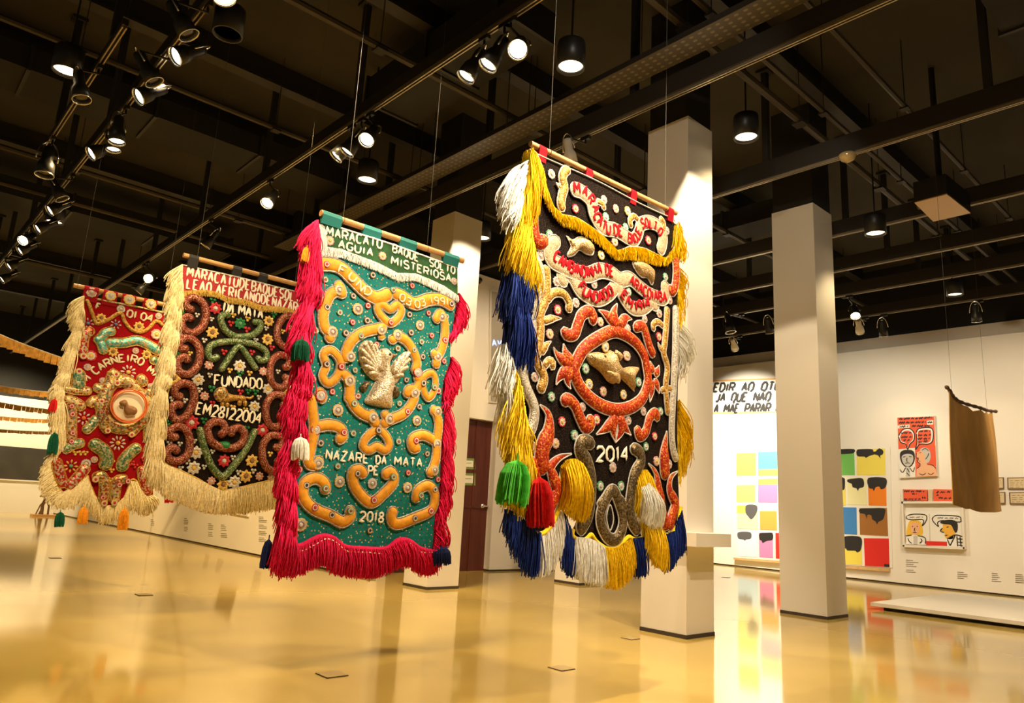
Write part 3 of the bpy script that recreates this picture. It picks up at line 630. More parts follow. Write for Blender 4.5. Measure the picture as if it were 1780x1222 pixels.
# projector
t = thing('ceiling_projector', 'ceiling projector with pale tan underside hanging at upper right', 'projector', (-2.5, 9.0, 4.8))
c = [gz(px, py, 4.78) for px, py in ((1589, 351), (1646, 336), (1688, 369), (1622, 384))]
mb = MB(); vs = [tuple(p) for p in c]+[(p[0], p[1], 5.02) for p in c]
mb.add(vs, [(0, 1, 2, 3), (4, 7, 6, 5), (0, 4, 5, 1), (1, 5, 6, 2), (2, 6, 7, 3), (3, 7, 4, 0)]); mb.obj('projector_body', M['lamp_black'], t)
cen = sum(np.array(p) for p in c)/4
mb = MB(); mb.add([tuple(cen+(np.array(p)-cen)*0.99-np.array([0, 0, 0.012])) for p in c]+[tuple(cen+(np.array(p)-cen)*0.99) for p in c], [(0, 1, 2, 3), (4, 7, 6, 5), (0, 4, 5, 1), (1, 5, 6, 2), (2, 6, 7, 3), (3, 7, 4, 0)])
mb.obj('underside_panel', mat('tan projector shell', (0.50, 0.33, 0.14), 0.35), t)
mb = MB(); mb.rod([cen+np.array([0, 0, 0.24]), (cen[0], cen[1], 6.6)], 0.035, 10); mb.box(cen+np.array([-0.12, -0.12, 0.24]), cen+np.array([0.12, 0.12, 0.27])); mb.obj('ceiling_pole', M['lamp_black'], t)
mb = MB(); mb.lathe([(0.05, 0), (0.055, 0.06), (0.04, 0.07)], 16, (c[0]+c[3])/2+np.array([0, 0, 0.1]), (-1, 0, 0)); mb.obj('projector_lens', M['lens_off'], t)
# glass dome sensor under the track
P = gy(1473, 262, TY[4]); t = thing('ceiling_sensor', 'small ribbed glass dome under the track right of the tall columns', 'sensor', (P[0], P[1], ZT))
mb = MB(); mb.lathe([(0.01, 0), (0.07, 0.03), (0.10, 0.08), (0.09, 0.10)], 20, (P[0], P[1], ZT-0.07)); mb.obj('dome', mat('amber glass dome', (0.45, 0.34, 0.16), 0.15, 0.2), t, smooth=True)
mb = MB(); mb.lathe([(0.06, 0), (0.06, 0.05)], 16, (P[0], P[1], ZT+0.0)); mb.obj('mount', M['lamp_black'], t)
# ------------------------------------------------------------------ building blocks of the hanging standards
def ring_mesh(name, prof, mats, n=18, petals=0, depth=0.0):
    """rosette lying on a plane facing +X, radius 1; prof = [(r, height, material index)]"""
    mb = MB(); vs = []; fs = []; mi = []
    for i, (r, h, m) in enumerate(prof):
        for k in range(n):
            th = 2*math.pi*k/n; rr = r*(1+(depth*math.cos(petals*th) if petals and i < len(prof)-2 else 0)); vs.append((h, rr*math.cos(th), rr*math.sin(th)))
    for i in range(len(prof)-1):
        for k in range(n):
            fs.append((i*n+k, i*n+(k+1) % n, (i+1)*n+(k+1) % n, (i+1)*n+k)); mi.append(prof[i+1][2])
    fs.append(tuple((len(prof)-1)*n+k for k in range(n))); mi.append(prof[-1][2])
    mb.add(vs, fs); mb.mi = mi; return mb.mesh(name, mats, smooth=False)
def rosette_mesh(name, outer, inner, core):
    return ring_mesh(name, [(1, 0, 0), (0.97, .22, 0), (.72, .30, 0), (.62, .24, 1), (.42, .34, 1), (.34, .28, 2), (.26, .45, 2), (.1, .5, 2)], [M['b_'+outer], M['b_'+inner], M['b_'+core]], 24, 9, 0.07)
def button_mesh(name, outer, inner, core):
    return ring_mesh(name, [(1, 0, 0), (.95, .35, 0), (.74, .42, 0), (.68, .36, 1), (.46, .42, 1), (.40, .36, 2), (.2, .5, 2)], [M['b_'+outer], M['b_'+inner], M['b_'+core]], 18)
def medal_mesh(name, outer, inner, core):
    return ring_mesh(name, [(1, 0, 0), (.97, .2, 0), (.84, .24, 0), (.80, .18, 1), (.64, .26, 1), (.60, .2, 2), (.50, .28, 1), (.36, .2, 2), (.28, .34, 1), (.1, .4, 1)], [M['b_'+outer], M['b_'+inner], M['b_'+core]], 24, 12, 0.04)
def flower_mesh(name, petal, core):
    return ring_mesh(name, [(1, 0, 0), (.98, .25, 0), (.6, .38, 0), (.4, .22, 0), (.34, .2, 1), (.28, .42, 1), (.1, .48, 1)], [M['b_'+petal], M['b_'+core]], 40, 8, 0.16)
def star_flower_mesh(name, petal, core, n=10):
    mb = MB()
    for k in range(n):
        a = 2*math.pi*k/n; c, s = math.cos(a), math.sin(a)
        loc = [(0.42, 0.0), (0.66, 0.13), (0.84, 0.12), (1.0, 0), (0.84, -0.12), (0.66, -0.13)]
        vs = [(0.0, r*c-w*s, r*s+w*c) for r, w in loc]+[(0.22, 0.72*c, 0.72*s)]
        mb.add(vs, [(i, (i+1) % 6, 6) for i in range(6)], 0)
    mb.lathe([(.3, 0), (.26, .25), (.1, .34)], 14, (0, 0, 0), (1, 0, 0), 1); return mb.mesh(name, [M['b_'+petal], M['b_'+core]])
def triple_mesh(name, col):
    mb = MB()
    for k in range(3):
        a = 2.094*k+0.5; mb.lathe([(.46, 0), (.40, .3), (.1, .42)], 9, (0, .55*math.cos(a), .55*math.sin(a)), (1, 0, 0))
    return mb.mesh(name, M['b_'+col], smooth=True)
R_ = {}
for nm in 'red green pink yellow pearl silver'.split():
    R_[nm] = rosette_mesh('rosette', nm, 'pearl' if nm not in ('pearl', 'silver') else 'pink', 'yellow' if nm in ('red', 'pink') else 'silver')
R_['btn'] = button_mesh('button', 'brown', 'pearl', 'dark'); R_['btn_r'] = button_mesh('button', 'red', 'pearl', 'red'); R_['btn_y'] = button_mesh('button', 'yellow', 'pearl', 'red'); R_['btn_g'] = button_mesh('button', 'green', 'pearl', 'brown')
R_['medal'] = medal_mesh('medallion_button', 'yellow', 'pearl', 'brown'); R_['medal_r'] = medal_mesh('medallion_button', 'red', 'pearl', 'silver'); R_['medal_s'] = medal_mesh('medallion_button', 'silver', 'pearl', 'brown')
for nm, c in dict(f_red=('red', 'pearl'), f_yel=('yellow', 'brown'), f_wh=('pearl', 'yellow'), f_pink=('pink', 'pearl'), f_green=('leaf', 'green')).items(): R_[nm] = flower_mesh('sequin_flower', *c)
R_['star_w'] = star_flower_mesh('petal_flower', 'pearl', 'yellow'); R_['star_r'] = star_flower_mesh('petal_flower', 'pearl', 'orange', 8); R_['star_y'] = star_flower_mesh('petal_flower', 'yellow', 'green', 8); R_['star_b'] = star_flower_mesh('petal_flower', 'silver', 'blue', 7)
R_['tri_w'] = triple_mesh('bead_cluster', 'pearl'); R_['tri_y'] = triple_mesh('bead_cluster', 'yellow'); R_['tri_r'] = triple_mesh('bead_cluster', 'red'); R_['tri_g'] = triple_mesh('leaf_cluster', 'leaf')

class Standard:
    def __init__(self, label, X, base_px, wave, ph, off=0.014):
        self.pl = Plane('x', X, wave, ph); u, v = self.pl.uv(base_px)
        self.t = thing('hanging_standard', label, 'banner', (X, u, v), 'carnival standards hanging in a row'); self.X = X; self.off = off
    def pts(self, p): return np.array(self.pl.uvs(p))
    def cloth(self, px, m, name='cloth', d0=-0.006, d1=0.006):
        mb = MB(); sheet(mb, self.pl, linear(self.pts(px), 0.05, True), d0, d1, 0.06); return mb.obj(name, M[m], self.t, smooth=True, angle=40)
    def panel(self, px, m, name, d=0.011):
        mb = MB(); sheet(mb, self.pl, linear(self.pts(px), 0.05, True), 0.0, d, 0.06); return mb.obj(name, M[m], self.t, smooth=True, angle=40)
    def scroll(self, px, m, r, name='stuffed_scroll', h=None, outline='cord', closed=False, point=None, d=None, orr=0.0045, straight=False):
        q = (linear if straight else spline)(self.pts(px), 0.016, closed); mb = MB(); d = self.off if d is None else d
        rims = sausage(mb, self.pl, q, r, h or r*0.62, d, closed, point); o = mb.obj(name, M[m], self.t, smooth=True, angle=60)
        if outline:
            cb = MB()
            for rim in rims: 
                if len(rim) > 4: cordline(cb, self.pl, rim, orr, d+0.004, True)
            cb.obj('outline_cord', M[outline], o, smooth=True, angle=60)
        return o
    def ribbon(self, px, m, r, name='ribbon', outline='cord', d=None): return self.scroll(px, m, r, name, 0.012, outline, False, None, d)
    def puff(self, px, m, name, h=0.03, soft=0.05, outline='cord', step=0.018, d=None):
        d = self.off-0.006 if d is None else d
        q = spline(self.pts(px), 0.03, True); mb = MB(); pillow(mb, self.pl, q, h, d, soft, step); o = mb.obj(name, M[m], self.t, smooth=True)
        if outline: cb = MB(); cordline(cb, self.pl, spline(self.pts(px), 0.02, True), 0.005, d+0.003, True); cb.obj('outline_cord', M[outline], o, smooth=True)
        return o
    def text(self, s, px, h, m, r=0.006, d=None, gap=0.28, slant=0.0, name='lettering', sp=True, parent=None):
        p = spline(self.pts(px), 0.02) if (sp and len(px) > 2) else self.pts(px)
        mb = MB(); lettering(mb, self.pl, s, p, h, r, self.off+0.002 if d is None else d, gap, slant=slant); return mb.obj(name, M[m], parent or self.t, smooth=True, angle=60)
    def dots(self, kind, px, rad, d=None, name=None):
        for p in px:
            u, v = self.pl.uv(p); P = self.pl.P(u, v, self.off-0.004 if d is None else d)
            o = place(R_[kind], name or R_[kind].name.split('.')[0], self.t, P, rad*random.uniform(0.92, 1.08)); o.scale.x *= 0.8
    def fringe(self, start, end, n, m, name='fringe', d=(0.0, 0.02), r=0.0034, bulge=0.015, jit=0.012, segs=5, ljit=0.08, swing=0.005):
        mb = MB(); strands(mb, self.pl, self.pts(start), self.pts(end), n, d, r, bulge, jit, segs, ljit, swing); return mb.obj(name, M[m], self.t)
    def cord(self, px, m, r, name='edge_cord', d=None, sp=True):
        mb = MB(); q = (spline if sp else linear)(self.pts(px), 0.02); cordline(mb, self.pl, q, r, self.off if d is None else d); return mb.obj(name, M[m], self.t, smooth=True)
    def tassel(self, top, bot, wpx, m, n=130, d=0.03, name='tassel', bulb=True):
        a = np.array(self.pl.uv(top)); b = np.array(self.pl.uv(bot)); L = np.linalg.norm(b-a); R = abs(self.pl.uv((top[0]+wpx/2, top[1]))[0]-a[0])
        mb = MB(); ax = np.array([0, b[0]-a[0], b[1]-a[1]]); ax /= np.linalg.norm(ax); A = self.pl.P(a[0], a[1], d)
        mb.lathe([(R*.12, 0), (R*.55, L*.12), (R*.80, L*.32), (R*.86, L*.6), (R*.82, L*.9)], 12, A, ax)
        e = np.cross(ax, [1, 0, 0]); e /= np.linalg.norm(e); g = np.array([1.0, 0, 0])-ax*ax[0]
        for i in range(n):
            th = RNG.uniform(0, 6.283); k = RNG.uniform(.75, 1.05); dr = math.cos(th)*e+math.sin(th)*g; l = L*RNG.uniform(.9, 1.05)
            pr = [(R*.10, 0), (R*.62*k, L*.10), (R*.9*k, L*.32), (R*.98*k, L*.62), (R*(.95+RNG.normal(0, .06))*k, l)]
            mb.rod([A+ax*h+dr*rr for rr, h in pr], 0.0034, 3, caps=False)
        mb.rod([A-ax*L*.18, A], 0.004, 5)
        return mb.obj(name, M[m], self.t)
    def hang(self, rod, r, tabs, band, tabw, wires, top_edge, tablen=0.07, rodname='wooden_rod', drop=None):
        """rod at depth +0.0 between two pixels, loops round it, wires up to the ceiling"""
        a, b = self.pts(rod); X = self.X; A = np.array([X, *a]); B = np.array([X, *b])
        mb = MB(); mb.rod([A, A+(B-A)*.25, A+(B-A)*.5, A+(B-A)*.75, B], r, 14); mb.obj(rodname, M['rod'], self.t, smooth=True, angle=50)
        for tp in tabs:
            u, v = self.pl.uv(tp); k = (u-a[0])/(b[0]-a[0]); c = A+(B-A)*k; mb = MB(); w = tabw/2; vs = []; fs = []
            prof = [(-0.004, -tablen), (-r-.003, -r*.4), (-r*.75-.002, r*.7), (0, r+.004), (r*.75+.002, r*.7), (r+.004, -r*.4), (0.009, -tablen)]
            for yy in (-w, w):
                for px_, pz in prof: vs.append(c+np.array([px_, yy, pz]))
            n = len(prof)
            for i in range(n-1): fs.append((i, i+1, n+i+1, n+i))
            fs.append((n-1, 0, n, 2*n-1)); fs.append(tuple(range(n))[::-1]); fs.append(tuple(range(n, 2*n))); mb.add(vs, fs); mb.obj('rod_loop', M[band], self.t)
        for wp in wires:
            u, v = self.pl.uv(wp); k = (u-a[0])/(b[0]-a[0]); c = A+(B-A)*k
            mb = MB(); mb.rod([c+np.array([0, 0, r]), np.array([c[0], c[1], 6.6])], 0.0013, 5)
            mb.rod([c+np.array([(r+.002)*math.cos(q), 0, (r+.002)*math.sin(q)]) for q in np.linspace(0, 6.283, 13)], 0.0018, 4); mb.obj('suspension_wire', M['wire'], self.t)

# ================================================================== black standard with yellow, blue and white yarn (nearest)
a = crop(860, 230, .3354); b = crop(840, 600, .36)
Q = Standard('nearest black standard with red ring, gold fish and yellow, blue and white yarn fringe', -2.8, (1040, 1010), 0.010, 0.6)
edgeL = a((188, 105), (166, 200), (160, 400), (185, 600), (205, 720), (215, 800), (175, 900), (158, 1000), (155, 1100))+b((160, 130), (160, 250), (195, 400), (195, 450), (205, 560), (200, 700), (205, 840))
hemL = b((220, 872), (262, 905), (300, 890), (340, 830), (360, 760), (365, 680)); notchL = b((372, 590), (420, 552), (466, 600), (480, 700), (485, 800))
hemM = b((445, 890), (436, 915), (470, 938), (500, 925), (520, 905), (545, 940), (585, 968), (630, 965), (665, 935), (690, 915), (720, 930), (755, 922)); notchR = b((730, 850), (720, 740), (725, 640), (765, 600), (800, 640), (815, 740))
hemR = b((830, 830), (845, 880), (872, 908), (905, 892), (930, 840), (948, 780))
edgeR = b((945, 600), (940, 400), (940, 150))+a((940, 1100), (942, 1000), (948, 850), (952, 650), (938, 480))
topE = a((905, 440), (700, 345), (480, 240), (300, 155), (215, 110))
Q.cloth(edgeL+hemL+notchL+hemM+notchR+hemR+edgeR+topE, 'black_velvet')
Q.hang(a((185, 58), (940, 420)), 0.017, a((242, 92), (482, 205), (712, 318), (905, 412)), 'red_band', 0.062, [(955, 262), (1156, 365)], None, 0.085)
Q.cord(a((200, 108), (300, 158), (480, 243), (700, 348), (905, 443), (930, 470)), 'cord', 0.0045)
Q.cord(b((205, 840), (225, 880), (262, 912), (303, 895), (345, 835), (366, 760), (368, 640)), 'yellow_yarn', 0.014, 'hem_braid'); Q.cord(b((436, 890), (430, 918), (470, 946), (500, 933), (520, 915), (545, 950), (590, 980), (635, 975), (668, 945), (690, 925), (720, 938), (760, 930)), 'yellow_yarn', 0.014, 'hem_braid')
Q.cord(b((826, 850), (842, 888), (872, 916), (908, 900), (935, 848), (950, 780)), 'yellow_yarn', 0.013, 'hem_braid')
# sequinned scrolls
E_ = lambda p, r=0.042, **k: Q.scroll(p, 'ember', r, 'sequin_scroll', **k)
G_ = lambda p, r=0.030, **k: Q.scroll(p, 'old_gold', r, 'gold_scroll', **k)
E_(a((188, 200), (205, 260), (190, 340), (185, 430), (192, 520), (215, 570), (242, 565), (236, 530)), 0.046)
Q.scroll(a((345, 415), (330, 380), (335, 330), (345, 290), (335, 240), (352, 205), (372, 222)), 'old_gold', 0.030, 'gold_scroll'); G_(a((342, 300), (322, 285), (305, 268)), 0.018, point='end')
rb = a((375, 300), (430, 315), (478, 365), (500, 440), (545, 500), (610, 512), (670, 545), (712, 560), (738, 525), (752, 480), (800, 468), (845, 490), (868, 540), (862, 595), (845, 622)); Q.ribbon(rb, 'ribbon', 0.046)
G_(a((505, 362), (540, 380), (545, 412)), 0.020); G_(a((700, 500), (690, 460), (712, 440), (738, 462)), 0.022); G_(a((872, 520), (868, 470), (848, 442)), 0.022)
Q.text('MARACATU·DE', a((388, 322), (440, 338), (480, 400), (502, 470), (560, 528), (650, 545)), 0.066, 'red_letter', 0.0088, 0.026)
Q.text('BAQUE', a((672, 568), (705, 582), (738, 560), (752, 510)), 0.058, 'red_letter', 0.0080, 0.026); Q.text('SOLTO', a((752, 500), (790, 496), (832, 516), (850, 545)), 0.060, 'red_letter', 0.0082, 0.026)
r2 = a((330, 590), (300, 575), (280, 610), (290, 660), (340, 695), (400, 725), (470, 742), (530, 722), (590, 735), (640, 768), (690, 762), (745, 805), (805, 845), (868, 862), (882, 815), (862, 780)); Q.ribbon(r2, 'ribbon', 0.048)
r3 = a((375, 775), (345, 760), (365, 730), (400, 755), (440, 825), (515, 868), (580, 840), (628, 790), (650, 850), (700, 912), (762, 912), (815, 878), (832, 930)); Q.ribbon(r3, 'ribbon', 0.046, d=0.010)
Q.text('CAMBINDINHA·DE', a((290, 660), (345, 708), (405, 740), (470, 757), (530, 738), (598, 755)), 0.066, 'red_letter', 0.0085, 0.027); Q.text('ARAÇOIABA', a((680, 782), (735, 828), (800, 865), (885, 882)), 0.062, 'red_letter', 0.0085, 0.027)
Q.text('FUNDADO', a((415, 800), (452, 855), (520, 885), (600, 845)), 0.062, 'red_letter', 0.0085, 0.027); Q.text('EM·1914', a((632, 845), (668, 898), (715, 930), (800, 905)), 0.062, 'red_letter', 0.0085, 0.027)
fish = lambda p, n='satin_fish', h=0.035: Q.puff(p, 'fish', n, h, 0.05)
f1 = fish(a((365, 540), (395, 562), (430, 545), (472, 560), (500, 598), (496, 638), (462, 633), (430, 612), (402, 640), (370, 642), (388, 592))); f2 = fish(a((710, 675), (760, 668), (800, 690), (826, 722), (816, 792), (790, 755), (760, 752), (728, 720)))
ring = a((412, 1190), (455, 1118), (540, 1058), (612, 1036), (700, 1082), (752, 1150))+b((772, 110), (778, 180), (752, 255), (700, 298), (630, 315), (560, 298), (498, 255), (448, 190), (428, 120)); E_(ring, 0.040, closed=True)
for p in (a((612, 1020), (590, 980), (555, 945), (522, 925)), a((618, 1015), (600, 965), (602, 930), (618, 892)), a((626, 1018), (645, 985), (665, 965), (695, 972))): E_(p, 0.036, point='end')
for p in (b((425, 95), (400, 60), (388, 30), (382, -5)), b((420, 100), (380, 75), (350, 45), (335, 12)), b((420, 112), (385, 130), (358, 160), (345, 192)), b((428, 115), (402, 150), (398, 180), (412, 212))): E_(p, 0.034, point='end')
for p in (b((802, 140), (800, 115), (792, 80)), b((812, 145), (828, 130), (838, 100)), b((800, 170), (798, 220), (790, 275)), b((812, 165), (826, 195), (838, 235)), b((790, 155), (770, 150), (760, 165))): E_(p, 0.028, point='end')
for p in (b((622, 335), (588, 390), (532, 432)), b((622, 340), (608, 400), (622, 470)), b((632, 340), (648, 400), (622, 470)), b((636, 335), (655, 385), (695, 435))): E_(p, 0.034, point='end')
E_(a((352, 1010), (365, 1050), (402, 1048), (420, 1000), (440, 950), (478, 930), (495, 965), (478, 990)), 0.036); E_(a((715, 1040), (722, 1012), (755, 1010), (772, 1060), (790, 1120), (815, 1165)), 0.036)
E_(b((372, 290), (395, 262), (430, 290), (455, 350), (482, 400), (505, 380), (492, 340)), 0.036); E_(b((725, 390), (735, 440), (768, 420), (790, 350), (822, 330), (828, 370)), 0.034)
G_(a((258, 690), (265, 780), (258, 870), (232, 940), (230, 1040), (215, 1140))+b((240, 60), (262, 105), (285, 160), (262, 230)), 0.032)
G_(a((262, 880), (300, 835), (350, 840), (378, 890), (372, 935)), 0.026); G_(a((245, 985), (290, 968), (340, 966)), 0.022, point='end'); G_(a((232, 1150), (262, 1105), (288, 1085)), 0.022, point='end'); G_(b((285, 110), (310, 78), (330, 85), (322, 120)), 0.022)
G_(a((888, 905), (882, 990), (872, 1090))+b((862, 40), (880, 110), (872, 200), (885, 340)), 0.026); G_(a((868, 1010), (838, 985), (812, 1000), (815, 1035)), 0.022); G_(a((868, 1140), (845, 1115), (835, 1090)), 0.02, point='end'); G_(b((845, 222), (875, 212), (905, 212)), 0.02)
S1 = lambda p, r=0.032: Q.scroll(p, 'silver_bead', r, 'silver_border_tube')
S1(a((195, 640), (232, 720), (236, 800), (205, 880), (180, 960), (178, 1060))+b((188, 60), (182, 130), (195, 200), (235, 300), (228, 380), (205, 430)), 0.034); S1(a((932, 900), (928, 1050))+b((918, 40), (912, 200), (905, 400), (912, 500), (932, 560)), 0.030); E_(a((928, 640), (935, 720), (928, 800), (910, 830), (905, 790)), 0.034)
FL = 0.055
E_(b((265, 290), (305, 335), (305, 420), (275, 500), (272, 570), (285, 625)), FL, point='start'); E_(b((208, 545), (232, 600), (240, 660), (238, 740), (262, 810), (282, 860)), 0.042); E_(b((418, 525), (360, 545), (318, 590), (330, 640), (348, 700), (320, 770), (275, 850)), 0.042, point='start')
E_(b((880, 415), (868, 500), (866, 580), (872, 650)), 0.050, point='start'); E_(b((785, 572), (822, 620), (838, 720), (850, 810), (878, 890)), 0.046, point='start'); E_(b((935, 610), (900, 640), (892, 700), (918, 765), (900, 830), (880, 890)), 0.042, point='start')
B_ = lambda p, r=0.044, **k: Q.scroll(p, 'bronze', r, 'bronze_scroll', **k)
B_(b((508, 505), (500, 475), (468, 470), (458, 510), (488, 560), (508, 640), (508, 740), (498, 820), (470, 880), (452, 905))); B_(b((700, 525), (712, 505), (740, 520), (745, 565), (715, 620), (700, 700), (692, 790), (706, 860), (738, 905)), 0.040)
B_(b((612, 700), (570, 770), (558, 850), (590, 925), (628, 938), (655, 890), (660, 830), (642, 760)), 0.036, closed=True); B_(b((545, 780), (575, 735), (608, 690)), 0.022, point='end'); B_(b((690, 800), (655, 745), (618, 690)), 0.022, point='end'); Q.puff(b((606, 770), (590, 830), (606, 895), (622, 840)), 'black_velvet', 'dark_eye', 0.01, 0.02)
shark = Q.puff(b((490, 52), (505, 38), (545, 35), (578, 42), (600, 26), (632, 52), (626, 80), (650, 112), (690, 105), (732, 110), (712, 150), (704, 175), (718, 226), (680, 192), (650, 166), (622, 162), (616, 190), (585, 175), (558, 138), (528, 110), (500, 88)), 'fish', 'satin_fish', 0.06, 0.07, None)
mb = MB(); u, v = Q.pl.uv(b((548, 62))[0]); mb.lathe([(0.010, 0), (0.008, 0.006), (0.002, 0.008)], 10, Q.pl.P(u, v, 0.055), (1, 0, 0)); mb.obj('fish_eye', M['b_dark'], shark)
for nm, p, m in (('dorsal_fin', b((600, 28), (632, 52), (622, 82), (600, 60)), 'fish'), ('belly_fin', b((560, 130), (588, 172), (616, 190), (612, 140)), 'fish')):
    mb = MB(); pillow(mb, Q.pl, spline(Q.pts(p), .02, True), 0.02, 0.05, 0.03, 0.012); mb.obj(nm, M[m], shark, smooth=True)
Q.text('2014', b((532, 560), (690, 560)), 0.082, 'white_letter', 0.009)
for kind, P in (('silver', a((285, 220), (550, 355), (320, 775), (505, 790), (905, 870), (890, 510), (770, 970), (415, 885))+b((245, 155), (680, 55), (470, 300), (685, 365), (225, 485), (615, 590), (760, 320))), ('red', a((405, 400), (325, 920), (795, 560), (845, 1060))+b((375, 370), (535, 360), (820, 440))), ('green', a((560, 445), (670, 495), (280, 530), (685, 830), (885, 750))+b((485, 115), (325, 250), (735, 180), (435, 435), (560, 680), (655, 680), (850, 320), (775, 490))), ('pink', a((615, 400), (610, 570), (285, 1045), (535, 985), (665, 1160))+b((565, 225), (345, 475), (830, 560))), ('yellow', a((680, 410), (560, 1110), (540, 640))+b((660, 240), (500, 190), (575, 12), (295, 812))), ('pearl', a((235, 640), (675, 1020), (850, 940))+b((895, 575), (265, 590)))):
    Q.dots(kind, P, 0.030)
# swag of yellow fringe over the top panel and yarn on the edges
swT = a((170, 95), (200, 110), (232, 190), (248, 285), (280, 385), (330, 430), (400, 448), (470, 492), (540, 545), (612, 618), (680, 598), (760, 602), (830, 632), (880, 655), (918, 600), (936, 500), (938, 465)); swB = a((168, 190), (205, 230), (232, 330), (262, 395), (300, 455), (340, 495), (400, 515), (470, 555), (540, 610), (610, 672), (685, 668), (760, 672), (830, 695), (880, 695), (935, 640), (958, 550), (950, 520))
Q.fringe(swT, swB, 900, 'yellow_yarn', 'swag_fringe', (0.018, 0.034), 0.0032, 0.010, 0.005, 3); Q.cord(swT, 'cord', 0.004, 'swag_cord', 0.026)
YK = dict(jit=0.022, segs=7, bulge=0.035, swing=0.010, ljit=0.14)
Q.fringe(a((165, 150), (150, 260), (135, 400)), a((48, 335), (60, 470), (85, 525)), 330, 'white_yarn', 'white_yarn_fringe', (-0.05, 0.03), 0.0042, **YK)
Q.fringe(a((178, 85), (165, 110), (150, 260), (140, 420)), a((190, 420), (160, 520), (95, 620), (65, 690)), 420, 'yellow_yarn', 'yellow_yarn_fringe', (-0.03, 0.04), 0.0042, **YK)
Q.fringe(a((150, 420), (175, 560), (200, 680)), a((65, 700), (120, 770), (200, 870)), 420, 'yellow_yarn', 'yellow_yarn_fringe', (-0.03, 0.05), 0.0042, **YK)
Q.fringe(a((75, 720), (150, 715), (185, 760)), a((50, 950), (110, 1000), (165, 980)), 420, 'blue_yarn', 'blue_yarn_fringe', (-0.06, 0.04), 0.0042, **YK)
Q.fringe(a((80, 860), (150, 860), (165, 960)), a((70, 1180), (120, 1215), (185, 1205)), 420, 'blue_yarn', 'blue_yarn_fringe', (-0.06, 0.04), 0.0042, **YK)
Q.fringe(b((105, -10), (140, 60), (150, 130)), b((60, 170), (80, 240), (120, 260)), 330, 'white_yarn', 'white_yarn_fringe', (-0.05, 0.02), 0.0042, **YK)
Q.fringe(b((100, 150), (145, 200), (150, 260)), b((88, 380), (105, 430), (140, 430)), 300, 'white_yarn', 'white_yarn_fringe', (-0.05, 0.02), 0.0042, **YK)
Q.fringe(b((135, 120), (165, 200), (180, 330), (190, 400)), b((140, 430), (75, 440), (105, 560), (200, 540)), 380, 'yellow_yarn', 'yellow_yarn_fringe', (-0.02, 0.04), 0.0042, **YK)
Q.fringe(b((110, 450), (190, 450), (202, 560)), b((95, 760), (150, 810), (215, 800)), 480, 'yellow_yarn', 'yellow_yarn_fringe', (-0.02, 0.05), 0.0042, **YK)
Q.tassel(b((112, 560))[0], b((85, 765))[0], 40, 'green_yarn', 260, 0.07, 'green_pompom'); Q.tassel(b((215, 640))[0], b((222, 865))[0], 34, 'red_yarn', 260, 0.08, 'red_tassel')
Q.fringe(b((95, 790), (150, 815), (215, 872), (266, 905)), b((90, 900), (150, 1030), (205, 1112), (256, 1112)), 420, 'blue_yarn', 'blue_hem_fringe', (0.0, 0.03), 0.0042, jit=0.012, segs=6)
Q.fringe(b((268, 908), (300, 895), (345, 835), (385, 800)), b((258, 1108), (300, 1110), (345, 1060), (392, 960)), 380, 'white_yarn', 'white_hem_fringe', (-0.01, 0.02), 0.0042, jit=0.012, segs=6)
Q.fringe(b((388, 800), (420, 880), (438, 935)), b((385, 1040), (410, 1105), (436, 1116)), 260, 'blue_yarn', 'blue_hem_fringe', (-0.01, 0.02), 0.0042, jit=0.012, segs=6)
Q.fringe(b((438, 925), (500, 930), (545, 950), (576, 978)), b((440, 1110), (500, 1145), (545, 1155), (572, 1160)), 420, 'white_yarn', 'white_hem_fringe', (0.0, 0.03), 0.0042, jit=0.012, segs=6)
Q.fringe(b((578, 975), (620, 978), (665, 950), (700, 930)), b((578, 1160), (640, 1172), (690, 1120), (708, 1060)), 420, 'yellow_yarn', 'yellow_hem_fringe', (0.0, 0.03), 0.0042, jit=0.012, segs=6)
Q.fringe(b((702, 930), (752, 925)), b((712, 1110), (760, 1105)), 200, 'blue_yarn', 'blue_hem_fringe', (0.0, 0.03), 0.0042, jit=0.012, segs=6)
Q.fringe(b((372, 590), (395, 555), (420, 548), (455, 570), (472, 600)), b((365, 790), (385, 800), (420, 830), (455, 850), (485, 820)), 420, 'yellow_yarn', 'yellow_notch_tassel', (0.0, 0.05), 0.0042, bulge=0.05, jit=0.012, segs=6)
Q.fringe(b((725, 650), (745, 608), (770, 600), (800, 640)), b((720, 800), (745, 830), (780, 850), (815, 820)), 260, 'yellow_yarn', 'yellow_notch_tassel', (0.0, 0.03), 0.0042, bulge=0.04, jit=0.012, segs=6)
Q.fringe(b((725, 690), (760, 665), (800, 700)), b((728, 840), (770, 880), (828, 865)), 320, 'white_yarn', 'white_notch_tassel', (0.03, 0.06), 0.0042, bulge=0.04, jit=0.012, segs=6)
Q.fringe(b((748, 850), (790, 850), (850, 900)), b((760, 985), (810, 1060), (852, 1088)), 380, 'yellow_yarn', 'yellow_hem_fringe', (0.0, 0.04), 0.0042, bulge=0.03, jit=0.014, segs=6)
Q.fringe(b((850, 900), (872, 912), (910, 895), (950, 790)), b((852, 1090), (885, 1080), (920, 1030), (962, 985)), 420, 'blue_yarn', 'blue_hem_fringe', (0.0, 0.03), 0.0042, jit=0.012, segs=6)
Q.fringe(a((930, 470), (938, 500), (945, 600)), a((935, 640), (958, 620), (958, 680)), 160, 'yellow_yarn', 'yellow_yarn_fringe', (-0.02, 0.03), 0.0042, **YK)
Q.fringe(a((950, 690), (950, 780), (945, 880)), a((990, 770), (975, 830), (950, 1050)), 220, 'yellow_yarn', 'yellow_yarn_fringe', (-0.05, 0.01), 0.0042, **YK)
